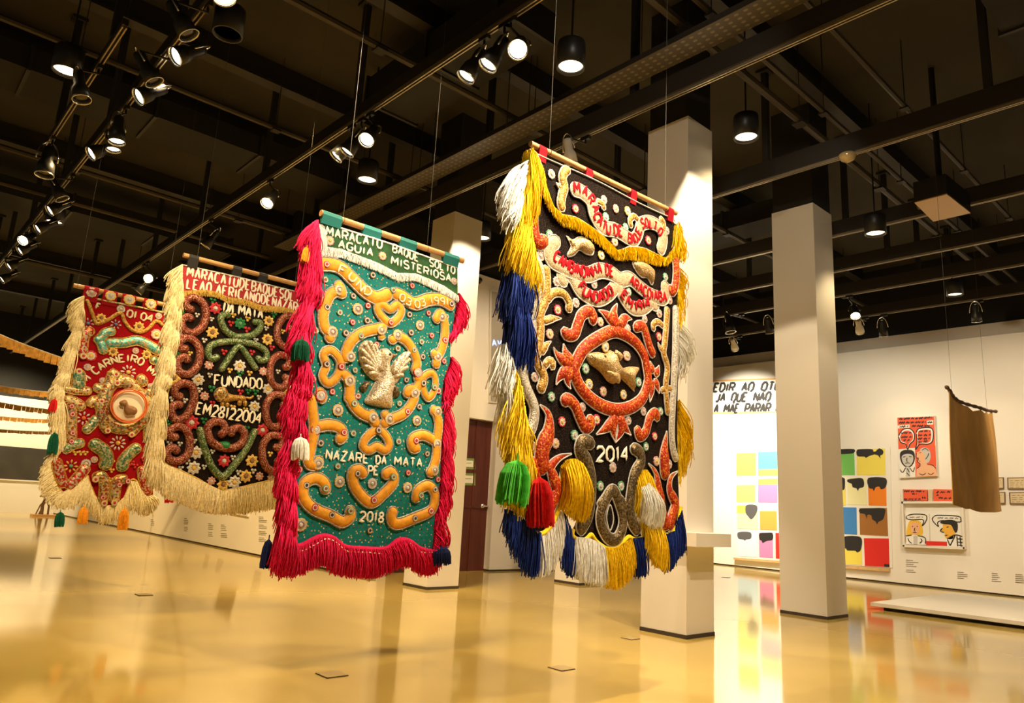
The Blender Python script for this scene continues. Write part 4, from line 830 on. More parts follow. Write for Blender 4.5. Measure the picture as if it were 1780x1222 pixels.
Q.fringe(a((945, 960), (950, 1040), (945, 1150)), a((1015, 1110), (1000, 1190))+b((958, 175),), 260, 'white_yarn', 'white_yarn_fringe', (-0.06, 0.01), 0.0042, **YK)
Q.fringe(b((945, 260), (950, 330), (950, 440)), b((1002, 440), (998, 540), (965, 660)), 300, 'yellow_yarn', 'yellow_yarn_fringe', (-0.06, 0.01), 0.0042, **YK)
# ================================================================== turquoise standard with pink yarn
c = crop(450, 350, .2864); d = crop(450, 680, .2864)
Q = Standard('turquoise standard with stuffed amber scrolls, silver eagle and hot pink yarn fringe', -4.6, (620, 1000), 0.012, 2.1)
TQ = c((385, 128), (360, 140), (345, 250), (345, 380), (365, 560), (345, 640), (300, 700), (282, 850), (300, 1100))+d((285, 20), (245, 150), (255, 350), (190, 420), (200, 600), (205, 700), (195, 860), (165, 935), (250, 930), (330, 890), (390, 875), (450, 892), (515, 940), (620, 952), (760, 952), (835, 900), (900, 905), (965, 950), (1045, 972), (1058, 740), (1088, 560), (1100, 360), (1120, 180), (1130, 60))+c((1105, 1222), (1122, 1080), (1160, 980), (1165, 830), (1192, 660), (1205, 500), (1205, 405))
Q.cloth(TQ, 'teal_cloth')
Q.hang(c((375, 70), (1240, 362)), 0.024, c((440, 100), (683, 182), (900, 256), (1162, 346)), 'teal_band', 0.155, [(596, 385), (742, 434)], None, 0.075)
Q.panel(c((378, 128), (1205, 405), (1205, 575), (1125, 520), (1040, 480), (940, 445), (830, 440), (700, 372), (620, 340), (500, 292), (372, 272)), 'green_velvet', 'header_panel', 0.012)
Q.cord(c((380, 124), (790, 262), (1206, 402)), 'white_yarn', 0.008, 'header_cord', 0.014)
hd = c((370, 270), (500, 290), (620, 340), (700, 372), (830, 440), (940, 442), (1040, 480), (1125, 520), (1205, 575)); hb = c((370, 330), (500, 345), (620, 392), (700, 425), (830, 490), (940, 488), (1040, 530), (1125, 572), (1205, 615))
Q.fringe(hd, hb, 700, 'white_yarn', 'header_fringe', (0.012, 0.024), 0.0030, 0.008, 0.005, 3)
Q.fringe(c((352, 130), (400, 175)), c((362, 330), (405, 300)), 90, 'white_yarn', 'header_fringe', (0.012, 0.026), 0.003, 0.008, 0.005, 3)
T = lambda s, p, h, m='white_letter', r=0.0072, **k: Q.text(s, p, h, m, r, 0.018, 0.30, **k)
T('MARACATU', c((400, 205), (742, 292)), 0.066); T('BAQUE', c((795, 308), (965, 372)), 0.062); T('SOLTO', c((1025, 392), (1190, 444)), 0.060); T('AGUIA', c((475, 278), (688, 340)), 0.056); T('MISTERIOSA', c((785, 383), (1165, 492)), 0.060)
Q.dots('pink', c((430, 238), (742, 335)), 0.036, 0.012); Q.dots('silver', c((1182, 486), (378, 165)), 0.030, 0.012)
A_ = lambda p, r=0.039, **k: Q.scroll(p, 'amber', r, 'amber_scroll', outline='grey_cord', orr=0.008, **k)
A_(c((352, 385), (430, 382), (500, 408), (570, 480), (640, 552), (710, 590), (790, 555)), 0.050, h=0.022); A_(c((790, 560), (850, 578), (930, 625), (1020, 600), (1100, 600), (1180, 645)), 0.050, h=0.022)
Q.text('FUND', c((462, 428), (540, 478), (605, 552), (668, 585)), 0.062, 'pale_letter', 0.007, 0.037, 0.35)
Q.text('03.03.1991', c((822, 600), (925, 652), (1020, 630), (1140, 636)), 0.056, 'pale_letter', 0.006, 0.037, 0.30)
A_(c((500, 592), (492, 530), (462, 490))); A_(c((480, 540), (425, 575), (388, 680), (395, 770), (432, 800), (412, 858)))
A_(c((1055, 738), (1092, 682), (1120, 745), (1115, 850), (1080, 935), (1035, 915))); A_(c((1075, 930), (1062, 1015)))
A_(c((760, 765), (690, 780), (620, 800), (555, 850), (522, 925), (535, 980))); A_(c((805, 870), (790, 815))); A_(c((815, 815), (875, 848), (920, 910), (945, 985), (925, 1050)))
A_(c((728, 810), (735, 845)), 0.036)
A_(d((542, 15), (568, 80), (620, 135), (690, 170), (705, 225))); A_(d((942, 15), (910, 88), (860, 142), (780, 178), (735, 215))); A_(d((690, 115), (672, 165)), .036); A_(d((748, 120), (770, 170)), .036)
A_(c((780, 745), (725, 695), (708, 650), (735, 628), (780, 660), (825, 630), (848, 665), (830, 710)), 0.031, closed=True)
A_(c((490, 1005), (478, 950), (430, 905), (385, 930), (402, 1000), (380, 1060), (415, 1105), (465, 1070)), 0.031, closed=True)
A_(c((495, 1035), (540, 1085), (548, 1160), (535, 1222))); A_(c((575, 1070), (545, 1090)), .036); A_(c((340, 1145), (380, 1185), (355, 1215)))
A_(c((980, 1100), (995, 1060), (1040, 1045), (1062, 1080), (1055, 1150), (1020, 1195), (992, 1160)), 0.029, closed=True); A_(c((930, 1055), (962, 1090), (940, 1140), (895, 1150), (888, 1195)))
A_(d((715, 235), (655, 275), (628, 330), (665, 358), (712, 335), (755, 360), (782, 325), (762, 270)), 0.031, closed=True)
A_(d((305, 20), (318, 120), (330, 230), (312, 330), (295, 430), (345, 445), (368, 395))); A_(d((335, 222), (420, 205), (492, 225), (508, 275), (465, 302)))
A_(d((1030, 105), (1062, 130), (1082, 200), (1068, 310), (1062, 400), (1040, 470), (1008, 515))); A_(d((1060, 305), (985, 268), (920, 290), (922, 345), (965, 335)))
A_(d((392, 625), (398, 565), (340, 528), (270, 560), (262, 640), (320, 710), (430, 758), (500, 792), (552, 755), (535, 700))); A_(d((935, 675), (948, 605), (1010, 572), (1050, 625), (1030, 718), (930, 768), (825, 805), (792, 760), (815, 705)))
A_(d((640, 525), (610, 478), (565, 500), (585, 590), (670, 675), (752, 618), (808, 545), (790, 488), (742, 522)))
T('NAZARE', d((398, 412), (668, 438)), 0.064); T('DA', d((700, 442), (768, 445)), 0.060); T('MATA', d((805, 448), (978, 460)), 0.060); T('PE', d((655, 505), (722, 508)), 0.060); T('2018', d((600, 788), (752, 795)), 0.066)
eg = Q.puff(c((715, 930), (730, 900), (768, 898), (792, 925), (800, 945), (782, 985), (790, 1040), (812, 1100), (800, 1170))+d((800, 60), (792, 102), (720, 92), (640, 68), (652, 40))+c((650, 1200), (690, 1120), (722, 1050), (720, 990)), 'eagle', 'silver_eagle', 0.07, 0.09, 'grey_cord')
for nm, root, p, tips in (('left_wing', (722, 1062), c((600, 940), (600, 888), (625, 852), (662, 846), (696, 890), (718, 960), (730, 1040), (740, 1085), (690, 1088), (640, 1042), (612, 990)), ((603, 900), (622, 866), (650, 850), (680, 868), (703, 912), (606, 950), (618, 1000), (645, 1048))),
        ('right_wing', (788, 1072), c((788, 1010), (815, 965), (850, 930), (892, 912), (896, 960), (882, 1020), (852, 1070), (818, 1112), (782, 1090)), ((890, 918), (865, 922), (838, 942), (812, 972), (893, 958), (882, 1008), (855, 1060)))):
    mb = MB(); pillow(mb, Q.pl, spline(Q.pts(p), .03, True), 0.03, 0.012, 0.06, 0.018); w = mb.obj(nm, M['eagle'], eg, smooth=True)
    R0 = Q.pts(c(root))[0]
    for tp in tips:
        T0 = Q.pts(c(tp))[0]; mid = (R0+T0)/2+np.array([0.0, 0.012]); fb = MB(); sausage(fb, Q.pl, spline([R0*.8+T0*.2, mid, T0], .015), 0.017, 0.022, 0.040, n=8); fb.obj('feather', M['eagle'], w, smooth=True)
for p in (c((608, 1130), (650, 1090), (672, 1105), (640, 1160)), c((800, 1110), (835, 1130), (845, 1180), (812, 1190))):
    mb = MB(); pillow(mb, Q.pl, spline(Q.pts(p), .02, True), 0.03, 0.010, 0.03, 0.015); mb.obj('claw', M['bronze'], eg, smooth=True)
mb = MB(); u, v = Q.pl.uv(c((760, 935))[0]); mb.lathe([(0.011, 0), (0.008, 0.006), (0.002, 0.008)], 10, Q.pl.P(u, v, 0.072), (1, 0, 0)); mb.obj('eye', M['b_dark'], eg)
mb = MB(); pillow(mb, Q.pl, spline(Q.pts(c((785, 928), (815, 940), (788, 958))), .02, True), 0.04, 0.03, 0.02, 0.012); mb.obj('beak', M['b_brown'], eg, smooth=True)
big = c((480, 540), (435, 795), (725, 785), (820, 815), (1095, 705), (1070, 945), (545, 945), (540, 1090), (930, 1165), (365, 1180), (945, 1040))+d((335, 235), (350, 440), (685, 160), (780, 170), (1070, 125), (1065, 320), (1045, 480))
Q.dots('medal', big[:9], 0.040, 0.030); Q.dots('medal_r', big[9:12], 0.040, 0.030); Q.dots('medal', big[12:], 0.040, 0.030)
Q.dots('medal', c((595, 655), (965, 755))+d((480, 115), (950, 180), (490, 550), (890, 585), (245, 810)), 0.043); Q.dots('medal_s', d((685, 560),), 0.042)
on = c((405, 385), (405, 645), (605, 820), (490, 1005), (400, 990), (920, 905), (1115, 845), (980, 1105), (1050, 1130), (780, 740), (1155, 625), (795, 545))+d((510, 250), (275, 570), (395, 590), (325, 705), (430, 750), (545, 725), (685, 660), (590, 500), (800, 520), (935, 300), (1045, 595), (960, 630), (1020, 725), (925, 770), (570, 75), (885, 125), (715, 237))
Q.dots('btn_r', on[::3], 0.026, 0.032); Q.dots('btn', on[1::3], 0.026, 0.032); Q.dots('btn_g', on[2::3], 0.025, 0.032)
off_ = c((685, 450), (920, 515), (405, 475), (570, 575), (655, 635), (490, 675), (650, 725), (565, 735), (340, 785), (525, 800), (705, 870), (830, 895), (910, 800), (1040, 815), (975, 855), (900, 690), (1020, 680), (1135, 700), (985, 945), (1120, 970), (580, 1025), (325, 1080), (445, 1155), (600, 1180), (885, 1085), (1085, 1150))+d((575, 255), (375, 315), (240, 475), (480, 455), (670, 845), (895, 495), (840, 305), (1010, 380), (1075, 535), (845, 75), (965, 95), (600, 30))
Q.dots('btn', off_[::3], 0.0255); Q.dots('btn_r', off_[1::3], 0.0255); Q.dots('btn_g', off_[2::3], 0.0255)
PK = dict(jit=0.020, segs=8, bulge=0.05, swing=0.012, ljit=0.14)
pf = lambda s, e, n, dd=(-0.04, 0.036): Q.fringe(s, e, n, 'pink_yarn', 'pink_yarn_fringe', dd, 0.0050, **PK)
pf(c((352, 115), (362, 200)), c((255, 240), (262, 330), (300, 380), (350, 330)), 260)
pf(c((300, 180), (352, 180), (358, 300)), c((268, 450), (300, 560), (360, 545)), 380)
pf(c((280, 370), (350, 380), (362, 520)), c((258, 540), (285, 650), (340, 640)), 360)
pf(c((275, 560), (340, 600), (310, 690)), c((235, 760), (200, 850), (280, 860)), 380)
pf(c((240, 760), (280, 760), (290, 860)), c((178, 890), (220, 1010), (292, 980)), 330)
pf(c((235, 900), (285, 930), (292, 1020)), c((205, 1110), (235, 1180), (292, 1150)), 330)
pf(c((210, 1080), (285, 1080), (292, 1180)), c((185, 1200),)+d((200, 60), (285, 40)), 360)
pf(d((180, -10), (270, -10), (280, 60)), d((140, 160), (190, 230), (250, 200)), 360)
pf(d((150, 120), (240, 130), (262, 230)), d((160, 270), (200, 330), (262, 330)), 300)
pf(d((165, 290), (255, 320), (190, 420)), d((120, 460), (150, 540), (200, 520)), 340)
pf(d((125, 420), (190, 430), (203, 560)), d((110, 620), (140, 700), (205, 680)), 340)
pf(d((120, 580), (200, 600), (205, 700)), d((118, 790), (150, 890), (200, 880)), 360)
pf(d((125, 760), (195, 760), (195, 880)), d((75, 1060), (120, 1110), (190, 1080)), 400)
Q.tassel(c((225, 850))[0], c((215, 975))[0], 28, 'dark_green_yarn', 160, 0.08, 'green_tassel'); Q.tassel(d((215, 285))[0], d((212, 415))[0], 27, 'white_yarn', 160, 0.09, 'white_tassel'); Q.tassel(c((272, 290))[0], c((256, 375))[0], 12, 'orange_yarn', 60, 0.06, 'orange_tassel')
Q.tassel(d((75, 905))[0], d((50, 1075))[0], 16, 'navy_yarn', 110, -0.05, 'navy_tassel'); Q.tassel(d((1075, 940))[0], d((1080, 1045))[0], 26, 'navy_yarn', 180, 0.05, 'navy_pompom')
pr = lambda s, e, n: Q.fringe(s, e, n, 'pink_yarn', 'pink_yarn_fringe', (-0.06, 0.03), 0.0050, **PK)
pr(c((1212, 555), (1215, 600), (1175, 800)), c((1252, 700), (1225, 770), (1150, 860)), 360); pr(c((1165, 940), (1165, 990), (1125, 1080)), c((1212, 1090), (1180, 1170), (1128, 1222)), 320)
pr(c((1150, 1080), (1115, 1180))+d((1130, 60)), d((1175, 0), (1160, 60), (1125, 120)), 300); pr(d((1130, 60), (1120, 180), (1105, 300)), d((1165, 280), (1150, 380), (1115, 420)), 320)
pr(d((1125, 280), (1110, 400), (1092, 540)), d((1145, 500), (1140, 620), (1100, 680)), 320); pr(d((1110, 520), (1090, 620), (1065, 740)), d((1145, 690), (1100, 800), (1070, 850)), 300); pr(d((1075, 720), (1060, 800), (1045, 960)), d((1110, 920), (1100, 990), (1055, 980)), 260)
ph_ = d((75, 960), (165, 945), (250, 935), (330, 895), (390, 880), (450, 897), (515, 945), (620, 957), (760, 957), (835, 905), (900, 910), (965, 955), (1050, 975)); pb_ = d((70, 1080), (130, 1118), (220, 1115), (300, 1075), (390, 1050), (430, 1100), (520, 1120), (600, 1130), (700, 1130), (790, 1095), (850, 1060), (900, 1060), (960, 1110), (1040, 1112), (1078, 1060))
Q.fringe(ph_, pb_, 1500, 'pink_yarn', 'pink_hem_fringe', (0.0, 0.035), 0.0048, 0.02, 0.014, 5); Q.cord(ph_[1:], 'pink_yarn', 0.020, 'hem_braid', 0.016)
st = spline(Q.pts(d((215, 965), (250, 963), (330, 925), (390, 895), (450, 912), (520, 968), (620, 975), (745, 985))), 0.016); mb = MB()
for k in range(0, len(st)-1, 2): mb.rod([Q.pl.P(*st[k], 0.036), Q.pl.P(*st[k+1], 0.036)], 0.005, 4)
mb.obj('white_stitching', M['white_letter'], Q.t)
mb = MB(); st = spline(Q.pts(d((895, 920), (960, 972), (1040, 975))), 0.016)
for k in range(0, len(st)-1, 2): mb.rod([Q.pl.P(*st[k], 0.036), Q.pl.P(*st[k+1], 0.036)], 0.005, 4)
mb.obj('white_stitching', M['white_letter'], Q.t)

# ================================================================== black standard with cream fringe
e = crop(240, 430, .2046); f = crop(240, 660, .2046)
Q = Standard('black standard with cream fringe, red lettered header and rust coloured spirals', -6.5, (400, 890), 0.012, 4.0)
Q.cloth(e((1420, 395), (370, 148), (368, 370), (345, 620), (295, 1000), (265, 1170))+f((245, 20), (205, 380), (190, 690), (480, 832), (712, 940), (1190, 838), (1215, 600), (1250, 380), (1290, 60))+e((1320, 1000), (1395, 600)), 'black_velvet')
Q.hang(e((385, 65), (1480, 348)), 0.022, e((470, 88), (840, 182), (1060, 240), (1385, 322)), 'black_band', 0.085, [(342, 455), (513, 492)], None, 0.10)
Q.panel(e((380, 150), (1420, 398), (1395, 590), (1300, 530), (1220, 512), (1030, 500), (900, 452), (760, 432), (650, 380), (570, 368), (380, 375)), 'crimson_cloth', 'header_panel', 0.012)
Q.cord(e((370, 146), (800, 248), (1100, 322), (1422, 396)), 'cord', 0.007, 'header_cord', 0.014)
gs = e((375, 372), (570, 365), (650, 378), (760, 430), (900, 450), (1030, 498), (1220, 510), (1300, 528), (1395, 588)); gb = e((372, 425), (570, 415), (650, 430), (760, 482), (900, 500), (1030, 550), (1220, 560), (1300, 580), (1390, 625))
T = lambda s, p, h, m='white_letter', r=0.009, dd=0.017, gap=0.24: Q.text(s, p, h, m, r, dd, gap)
T('MARACATUDEBAQUESOLTO', e((402, 243), (1415, 482)), 0.090, gap=0.34); T('LEAO·AFRICANODENAZARE', e((402, 345), (1395, 560)), 0.088, gap=0.34)
Q.fringe(gs, gb, 620, 'gold_fringe', 'header_fringe', (0.014, 0.026), 0.0032, 0.008, 0.005, 3)
T('DA', e((712, 548), (800, 570)), 0.095, dd=0.012); T('MATA', e((835, 575), (1052, 612)), 0.095, dd=0.012); T('FUNDADO', e((638, 1172), (1048, 1205)), 0.092); T('EM28122004', f((482, 288), (1032, 378)), 0.098)
U_ = lambda p, m='rust_tube', r=0.037, **k: Q.scroll(p, m, r, 'stuffed_spiral' if m == 'rust_tube' else 'stuffed_scroll', h=0.034, outline=None, **k)
U_(e((482, 532), (420, 518), (400, 465), (460, 428), (540, 470), (572, 575), (540, 675), (465, 728), (385, 700), (368, 625), (425, 590), (455, 635))); U_(e((432, 852), (365, 862), (348, 805), (420, 768), (490, 815), (522, 900), (500, 1010), (428, 1078), (345, 1055), (332, 975), (390, 930), (432, 985)))
U_(f((392, 142), (325, 135), (312, 75), (380, 30), (450, 52), (478, 135), (455, 235), (395, 322), (315, 340), (278, 255), (332, 208), (385, 235))); U_(f((350, 482), (278, 485), (268, 432), (340, 398), (408, 430), (438, 530), (420, 628), (350, 688), (268, 682), (238, 615), (298, 580), (340, 632)))
U_(e((1255, 690), (1318, 682), (1330, 612), (1262, 582), (1192, 650), (1172, 760), (1212, 832), (1275, 850), (1310, 800))); U_(e((1215, 1010), (1262, 1018), (1280, 948), (1200, 915), (1130, 970), (1112, 1080), (1140, 1168), (1225, 1192), (1262, 1120), (1215, 1100)))
U_(f((1195, 232), (1242, 205), (1222, 140), (1150, 128), (1090, 190), (1072, 290), (1108, 390), (1180, 398), (1222, 330), (1165, 300))); U_(f((1130, 562), (1190, 578), (1212, 500), (1130, 470), (1060, 530), (1040, 640), (1080, 748), (1160, 778), (1210, 715), (1140, 690)))
GT = 'green_tube'
U_(e((772, 602), (728, 575), (692, 612), (728, 705), (795, 752), (850, 765), (950, 752), (1018, 702), (1022, 645), (952, 642)), GT, 0.032); U_(e((680, 912), (642, 948), (592, 922), (602, 850), (680, 812), (830, 803), (980, 828), (1068, 880), (1082, 948), (1025, 962), (1000, 920)), GT, 0.032)
U_(e((690, 1060), (760, 950), (812, 870), (845, 845), (880, 872), (935, 950), (1000, 1050)), GT, 0.029); U_(f((520, 398), (550, 550), (615, 725), (680, 810), (720, 822), (770, 775), (900, 600), (990, 415)), GT, 0.033)
U_(f((672, 482), (730, 440), (712, 370), (640, 360), (588, 415), (612, 515), (690, 570), (790, 582), (870, 540), (892, 460), (850, 410), (788, 432), (792, 490))); Q.puff(f((692, 530), (770, 530), (772, 595), (695, 595)), 'b_leaf', 'green_knot', 0.05, 0.05, None)
lion = Q.puff(f((700, 95), (730, 90), (790, 125), (860, 132), (905, 140), (915, 175), (895, 192), (850, 178), (790, 186), (740, 200), (700, 190)), 'old_gold', 'gold_lion', 0.03, 0.04, None)
for p in (f((715, 180), (712, 235)), f((752, 190), (756, 238)), f((858, 170), (852, 228)), f((898, 172), (904, 232))):
    mb = MB(); sausage(mb, Q.pl, linear(Q.pts(p), .02), 0.020, 0.016, 0.014); mb.obj('leg', M['old_gold'], lion, smooth=True)
mb = MB(); sausage(mb, Q.pl, spline(Q.pts(f((905, 150), (945, 160), (975, 135))), .02), 0.011, 0.01, 0.014); mb.obj('tail', M['old_gold'], lion, smooth=True)
mane = Q.puff(f((665, 75), (700, 62), (740, 75), (758, 110), (752, 155), (725, 185), (688, 190), (652, 170), (638, 130), (642, 98)), 'gem', 'mane', 0.035, 0.04, None, d=0.022)
mb = MB(); pillow(mb, Q.pl, spline(Q.pts(f((670, 100), (695, 92), (718, 108), (716, 140), (696, 162), (672, 150), (660, 125))), .02, True), 0.022, 0.052, 0.03, 0.015); mb.obj('face', M['old_gold'], lion, smooth=True)
for p in f((680, 118), (702, 118)):
    u, v = Q.pl.uv(p); mb = MB(); mb.lathe([(0.007, 0), (0.005, 0.005), (0.001, 0.006)], 8, Q.pl.P(u, v, 0.072), (1, 0, 0)); mb.obj('eye', M['b_dark'], lion)
Q.dots('f_red', e((650, 520))+f((455, 365), (1045, 430), (725, 690)), 0.054); Q.dots('f_yel', e((625, 725), (1100, 630), (1090, 785), (300, 1110))+f((955, 690), (905, 820), (1265, 120), (718, 890)), 0.050); Q.dots('f_green', e((855, 650)), 0.052)
Q.dots('f_wh', e((855, 1010), (510, 1125))+f((490, 620), (980, 230), (1095, 80), (470, 750), (810, 870)), 0.050); Q.dots('f_pink', e((600, 1000), (1055, 1055), (345, 735))+f((565, 140), (620, 860), (1020, 820), (1120, 825)), 0.036)
Q.dots('tri_w', e((500, 575), (620, 610), (1080, 690), (1185, 1055), (560, 790), (990, 790), (610, 1085))+f((525, 85), (290, 165), (400, 175), (265, 540), (355, 545), (480, 520), (630, 610), (560, 740), (360, 750), (845, 785), (970, 775), (1020, 150), (800, 660), (415, 695)), 0.027); Q.dots('tri_y', e((440, 900), (775, 1045), (940, 1070), (800, 580), (920, 610), (1225, 715))+f((905, 255), (1110, 630), (1205, 620), (800, 235)), 0.028)
Q.dots('tri_g', e((380, 540), (630, 455), (330, 905), (860, 1075), (1145, 575))+f((265, 365), (560, 345), (915, 415), (625, 75), (990, 105), (930, 100)), 0.034); Q.dots('tri_r', e((780, 650), (915, 700), (725, 890), (960, 895), (1130, 855))+f((630, 200), (235, 710), (295, 745), (865, 105), (1180, 600)), 0.032)
CK = dict(jit=0.018, segs=6, bulge=0.035, swing=0.008, ljit=0.12); cf = lambda s, e_, n, dd=(-0.03, 0.04): Q.fringe(s, e_, n, 'cream_yarn', 'cream_yarn_fringe', dd, 0.0052, **CK)
LE = e((370, 148), (368, 370), (345, 620), (295, 1000), (265, 1170))+f((205, 380), (190, 690))
lo = e((352, 140), (295, 195), (262, 285), (252, 480), (208, 760), (165, 1050))+f((118, 300), (85, 640))
for i, (s, e_) in enumerate(zip((e((372, 150), (368, 300)), e((340, 200), (368, 380)), e((300, 330), (360, 560)), e((290, 560), (335, 740)), e((250, 780), (310, 960)), e((215, 960), (280, 1120)), f((180, 20), (240, 120)), f((150, 180), (215, 320)), f((120, 360), (202, 500)), f((105, 520), (192, 690))),
        (e((270, 280), (300, 400), (350, 420)), e((255, 440), (290, 560), (350, 540)), e((245, 560), (265, 700), (335, 720)), e((205, 800), (235, 920), (300, 900)), e((165, 1040), (200, 1140), (270, 1100)), e((140, 1200),)+f((150, 110), (240, 60)), f((112, 300), (130, 380), (210, 330)), f((95, 480), (110, 560), (200, 500)), f((85, 640), (95, 760), (190, 680)), f((80, 800), (110, 920), (190, 880))))):
    cf(s, e_, 420)
hs = f((110, 640), (190, 698), (480, 838), (712, 948), (1195, 842)); he = f((95, 850), (230, 1000), (480, 1090), (620, 1135), (860, 1130), (1195, 1085))
Q.fringe(hs, he, 1500, 'cream_yarn', 'cream_hem_fringe', (0.0, 0.03), 0.0050, 0.02, 0.014, 5); Q.cord(f((190, 692), (480, 832), (712, 942), (960, 892), (1192, 838)), 'gold_fringe', 0.010, 'hem_braid', 0.012); Q.cord(LE, 'gold_fringe', 0.010, 'edge_braid', 0.012, False)

# ================================================================== red scalloped standard
g = crop(60, 480, .1883); h = crop(60, 690, .1964)
Q = Standard('scalloped red velvet standard with turquoise arrow and lamb medallion, farthest of the row', -8.5, (190, 900), 0.012, 5.2)
Q.cloth(g((1235, 345), (455, 182), (450, 300), (430, 480), (385, 700), (300, 980), (252, 1050), (250, 1150))+h((248, 60), (240, 400), (170, 520), (140, 600), (170, 720), (255, 852), (330, 800), (462, 702), (482, 745), (560, 930), (600, 968), (720, 952), (800, 880), (850, 742), (905, 750), (970, 882), (1045, 870), (1040, 500), (1060, 80))+g((1130, 800), (1190, 480)), 'red_velvet')
Q.hang(g((360, 85), (1235, 270)), 0.024, g((523, 130), (698, 168), (868, 204), (1065, 246)), 'red_band', 0.14, [(134, 499), (287, 530)], None, 0.14)
Q.dots('silver', g((523, 152), ), 0.05, 0.02); Q.dots('yellow', g((698, 185), (868, 222), (1065, 262)), 0.055, 0.02)
Q.cord(g((455, 188), (650, 228), (820, 262), (1235, 348)), 'gem', 0.012, 'gem_border', 0.012)
Q.scroll(g((475, 210), (505, 270), (545, 380), (582, 438), (680, 402), (790, 342), (830, 420), (890, 492), (970, 520), (1045, 488), (1120, 415), (1185, 465)), 'old_gold', 0.020, 'swag_cord', outline=None)
T = lambda s, p, hh, **k: Q.text(s, p, hh, 'pale_letter', 0.0095, 0.014, 0.22, **k)
T('F', g((560, 300), (602, 312)), 0.062); T('01.04', g((840, 375), (1085, 428)), 0.078); T('M', g((468, 1010), (530, 945)), 0.072); T('CARNEIRO', g((560, 915), (620, 870), (700, 825), (790, 795), (890, 795), (990, 832)), 0.078); T('MA', g((1020, 880), (1075, 915), (1110, 955)), 0.078)
J_ = lambda p, m='gem', r=0.046, n='gem_scroll', **k: Q.scroll(p, m, r, n, outline='old_gold', orr=0.009, **k)
J_(g((650, 630), (700, 618), (820, 618), (940, 598), (1050, 640), (1160, 715)), 'turquoise', 0.050, 'turquoise_arrow'); J_(g((745, 512), (660, 520), (605, 580), (548, 595)), 'turquoise', 0.044, 'arrow_head'); J_(g((600, 590), (628, 650), (638, 720)), 'turquoise', 0.044, 'arrow_head')
J_(g((552, 512), (485, 520), (450, 600), (440, 742)), 'gem_red'); J_(g((408, 862), (402, 960), (405, 1055)), 'gem_green', 0.06); J_(g((262, 1030), (380, 1058), (525, 1062)), 'gem', 0.04)
J_(h((322, 60), (320, 400)), 'gem', 0.046); J_(h((250, 20), (340, 45), (440, 105)), 'gem', 0.05); J_(h((255, 480), (340, 425), (440, 405)), 'gem_green', 0.045)
J_(h((555, 170), (510, 240), (435, 315)), 'gem_green', 0.045); J_(h((500, 385), (545, 430), (615, 480), (640, 560), (605, 645)), 'gem_green', 0.06); J_(h((930, 430), (850, 490), (785, 570), (772, 660)), 'gem_green', 0.055)
J_(h((182, 545), (205, 640), (245, 760), (262, 800)), 'gem_red', 0.046); J_(h((280, 815), (370, 725), (468, 605)), 'gem_red', 0.05); J_(h((515, 725), (590, 700), (618, 780), (602, 940)), 'gem', 0.046); J_(h((820, 730), (735, 740), (712, 850), (702, 940)), 'gem', 0.046); J_(h((945, 615), (960, 730), (1000, 870)), 'gem_red', 0.046); J_(h((1000, 250), (1000, 400)), 'gem_green', 0.045)
J_(g((1060, 760), (1130, 800)), 'gem_green', 0.045)
ringp = g((735, 905), (745, 975), (840, 972))+h((960, 20), (1022, 80), (1000, 150), (920, 235), (820, 272), (710, 262), (620, 190), (600, 100))+g((660, 1060), (700, 1000)); J_(ringp, 'gem', 0.062, 'gem_ring', closed=True)
for p in (g((735, 980), (748, 900)), g((940, 930), (985, 960), (1000, 1020)), h((590, 120), (540, 30), (470, 80)), h((590, 150), (615, 250), (660, 310)), h((940, 200), (880, 290), (830, 340)), g((540, 1030), (610, 1040), (660, 1070)), g((1010, 1100), (1080, 1060))): J_(p, 'gem', 0.046)
md = Q.puff([(60+.1964*(815+155*math.cos(t)), 690+.1964*(85+150*math.sin(t))) for t in np.linspace(0, 6.283, 17)[:-1]], 'white_letter', 'lamb_medallion', 0.02, 0.02, None); md.location.x += 0.03
for k, rr in ((0.150, 1), (0.135, 0)):
    q = np.array([(Q.pl.uv((60+.1964*815, 690+.1964*85))[0]+k*1.18*math.cos(t), Q.pl.uv((60+.1964*815, 690+.1964*85))[1]+k*1.18*math.sin(t)) for t in np.linspace(0, 6.283, 41)[:-1]]); mb = MB(); cordline(mb, Q.pl, q, 0.008, 0.062, True); mb.obj('red_ring', M['b_orange'], md, smooth=True)
mb = MB(); pillow(mb, Q.pl, spline(Q.pts(h((728, 55), (750, 38), (782, 28), (800, 50), (812, 78), (850, 88), (882, 110), (885, 140), (862, 165), (835, 160), (800, 168), (780, 150), (768, 120), (772, 90), (745, 85))), .02, True), 0.022, 0.060, 0.03, 0.014); mb.obj('brown_lamb', M['b_brown'], md, smooth=True)
Q.dots('star_w', g((862, 888))+h((738, 408)), 0.085); Q.dots('star_r', h((432, 188)), 0.075); Q.dots('star_y', h((320, 612)), 0.07); Q.dots('star_b', g((495, 435), (750, 445)), 0.06); Q.dots('pink', g((1120, 540)), 0.06)
Q.dots('f_yel', g((615, 385), (960, 468), (725, 700), (1030, 725))+h((1000, 20)), 0.048); Q.dots('silver', g((1140, 370), (930, 690), (490, 840), (630, 965), (1065, 1020))+h((530, 555)), 0.034); Q.dots('medal_s', g((795, 305))+h((455, 590), (630, 225), (280, 470)), 0.046); Q.dots('red', g((520, 735)), 0.055)
Q.dots('btn_r', h((600, 130), (320, 85), (328, 155), (330, 320), (318, 395), (600, 890), (745, 780), (820, 745)), 0.028, 0.042); Q.dots('btn_y', h((585, 40), (1000, 115), (640, 300), (850, 335), (535, 730), (610, 940), (700, 935))+g((405, 880), (445, 740), (745, 910), (755, 990)), 0.032, 0.042)
Q.dots('tri_y', h((690, 575), (685, 650), (675, 730), (360, 495), (410, 495), (450, 495)), 0.030); Q.dots('tri_r', h((860, 580), (830, 610), (960, 550), (890, 610)), 0.03)
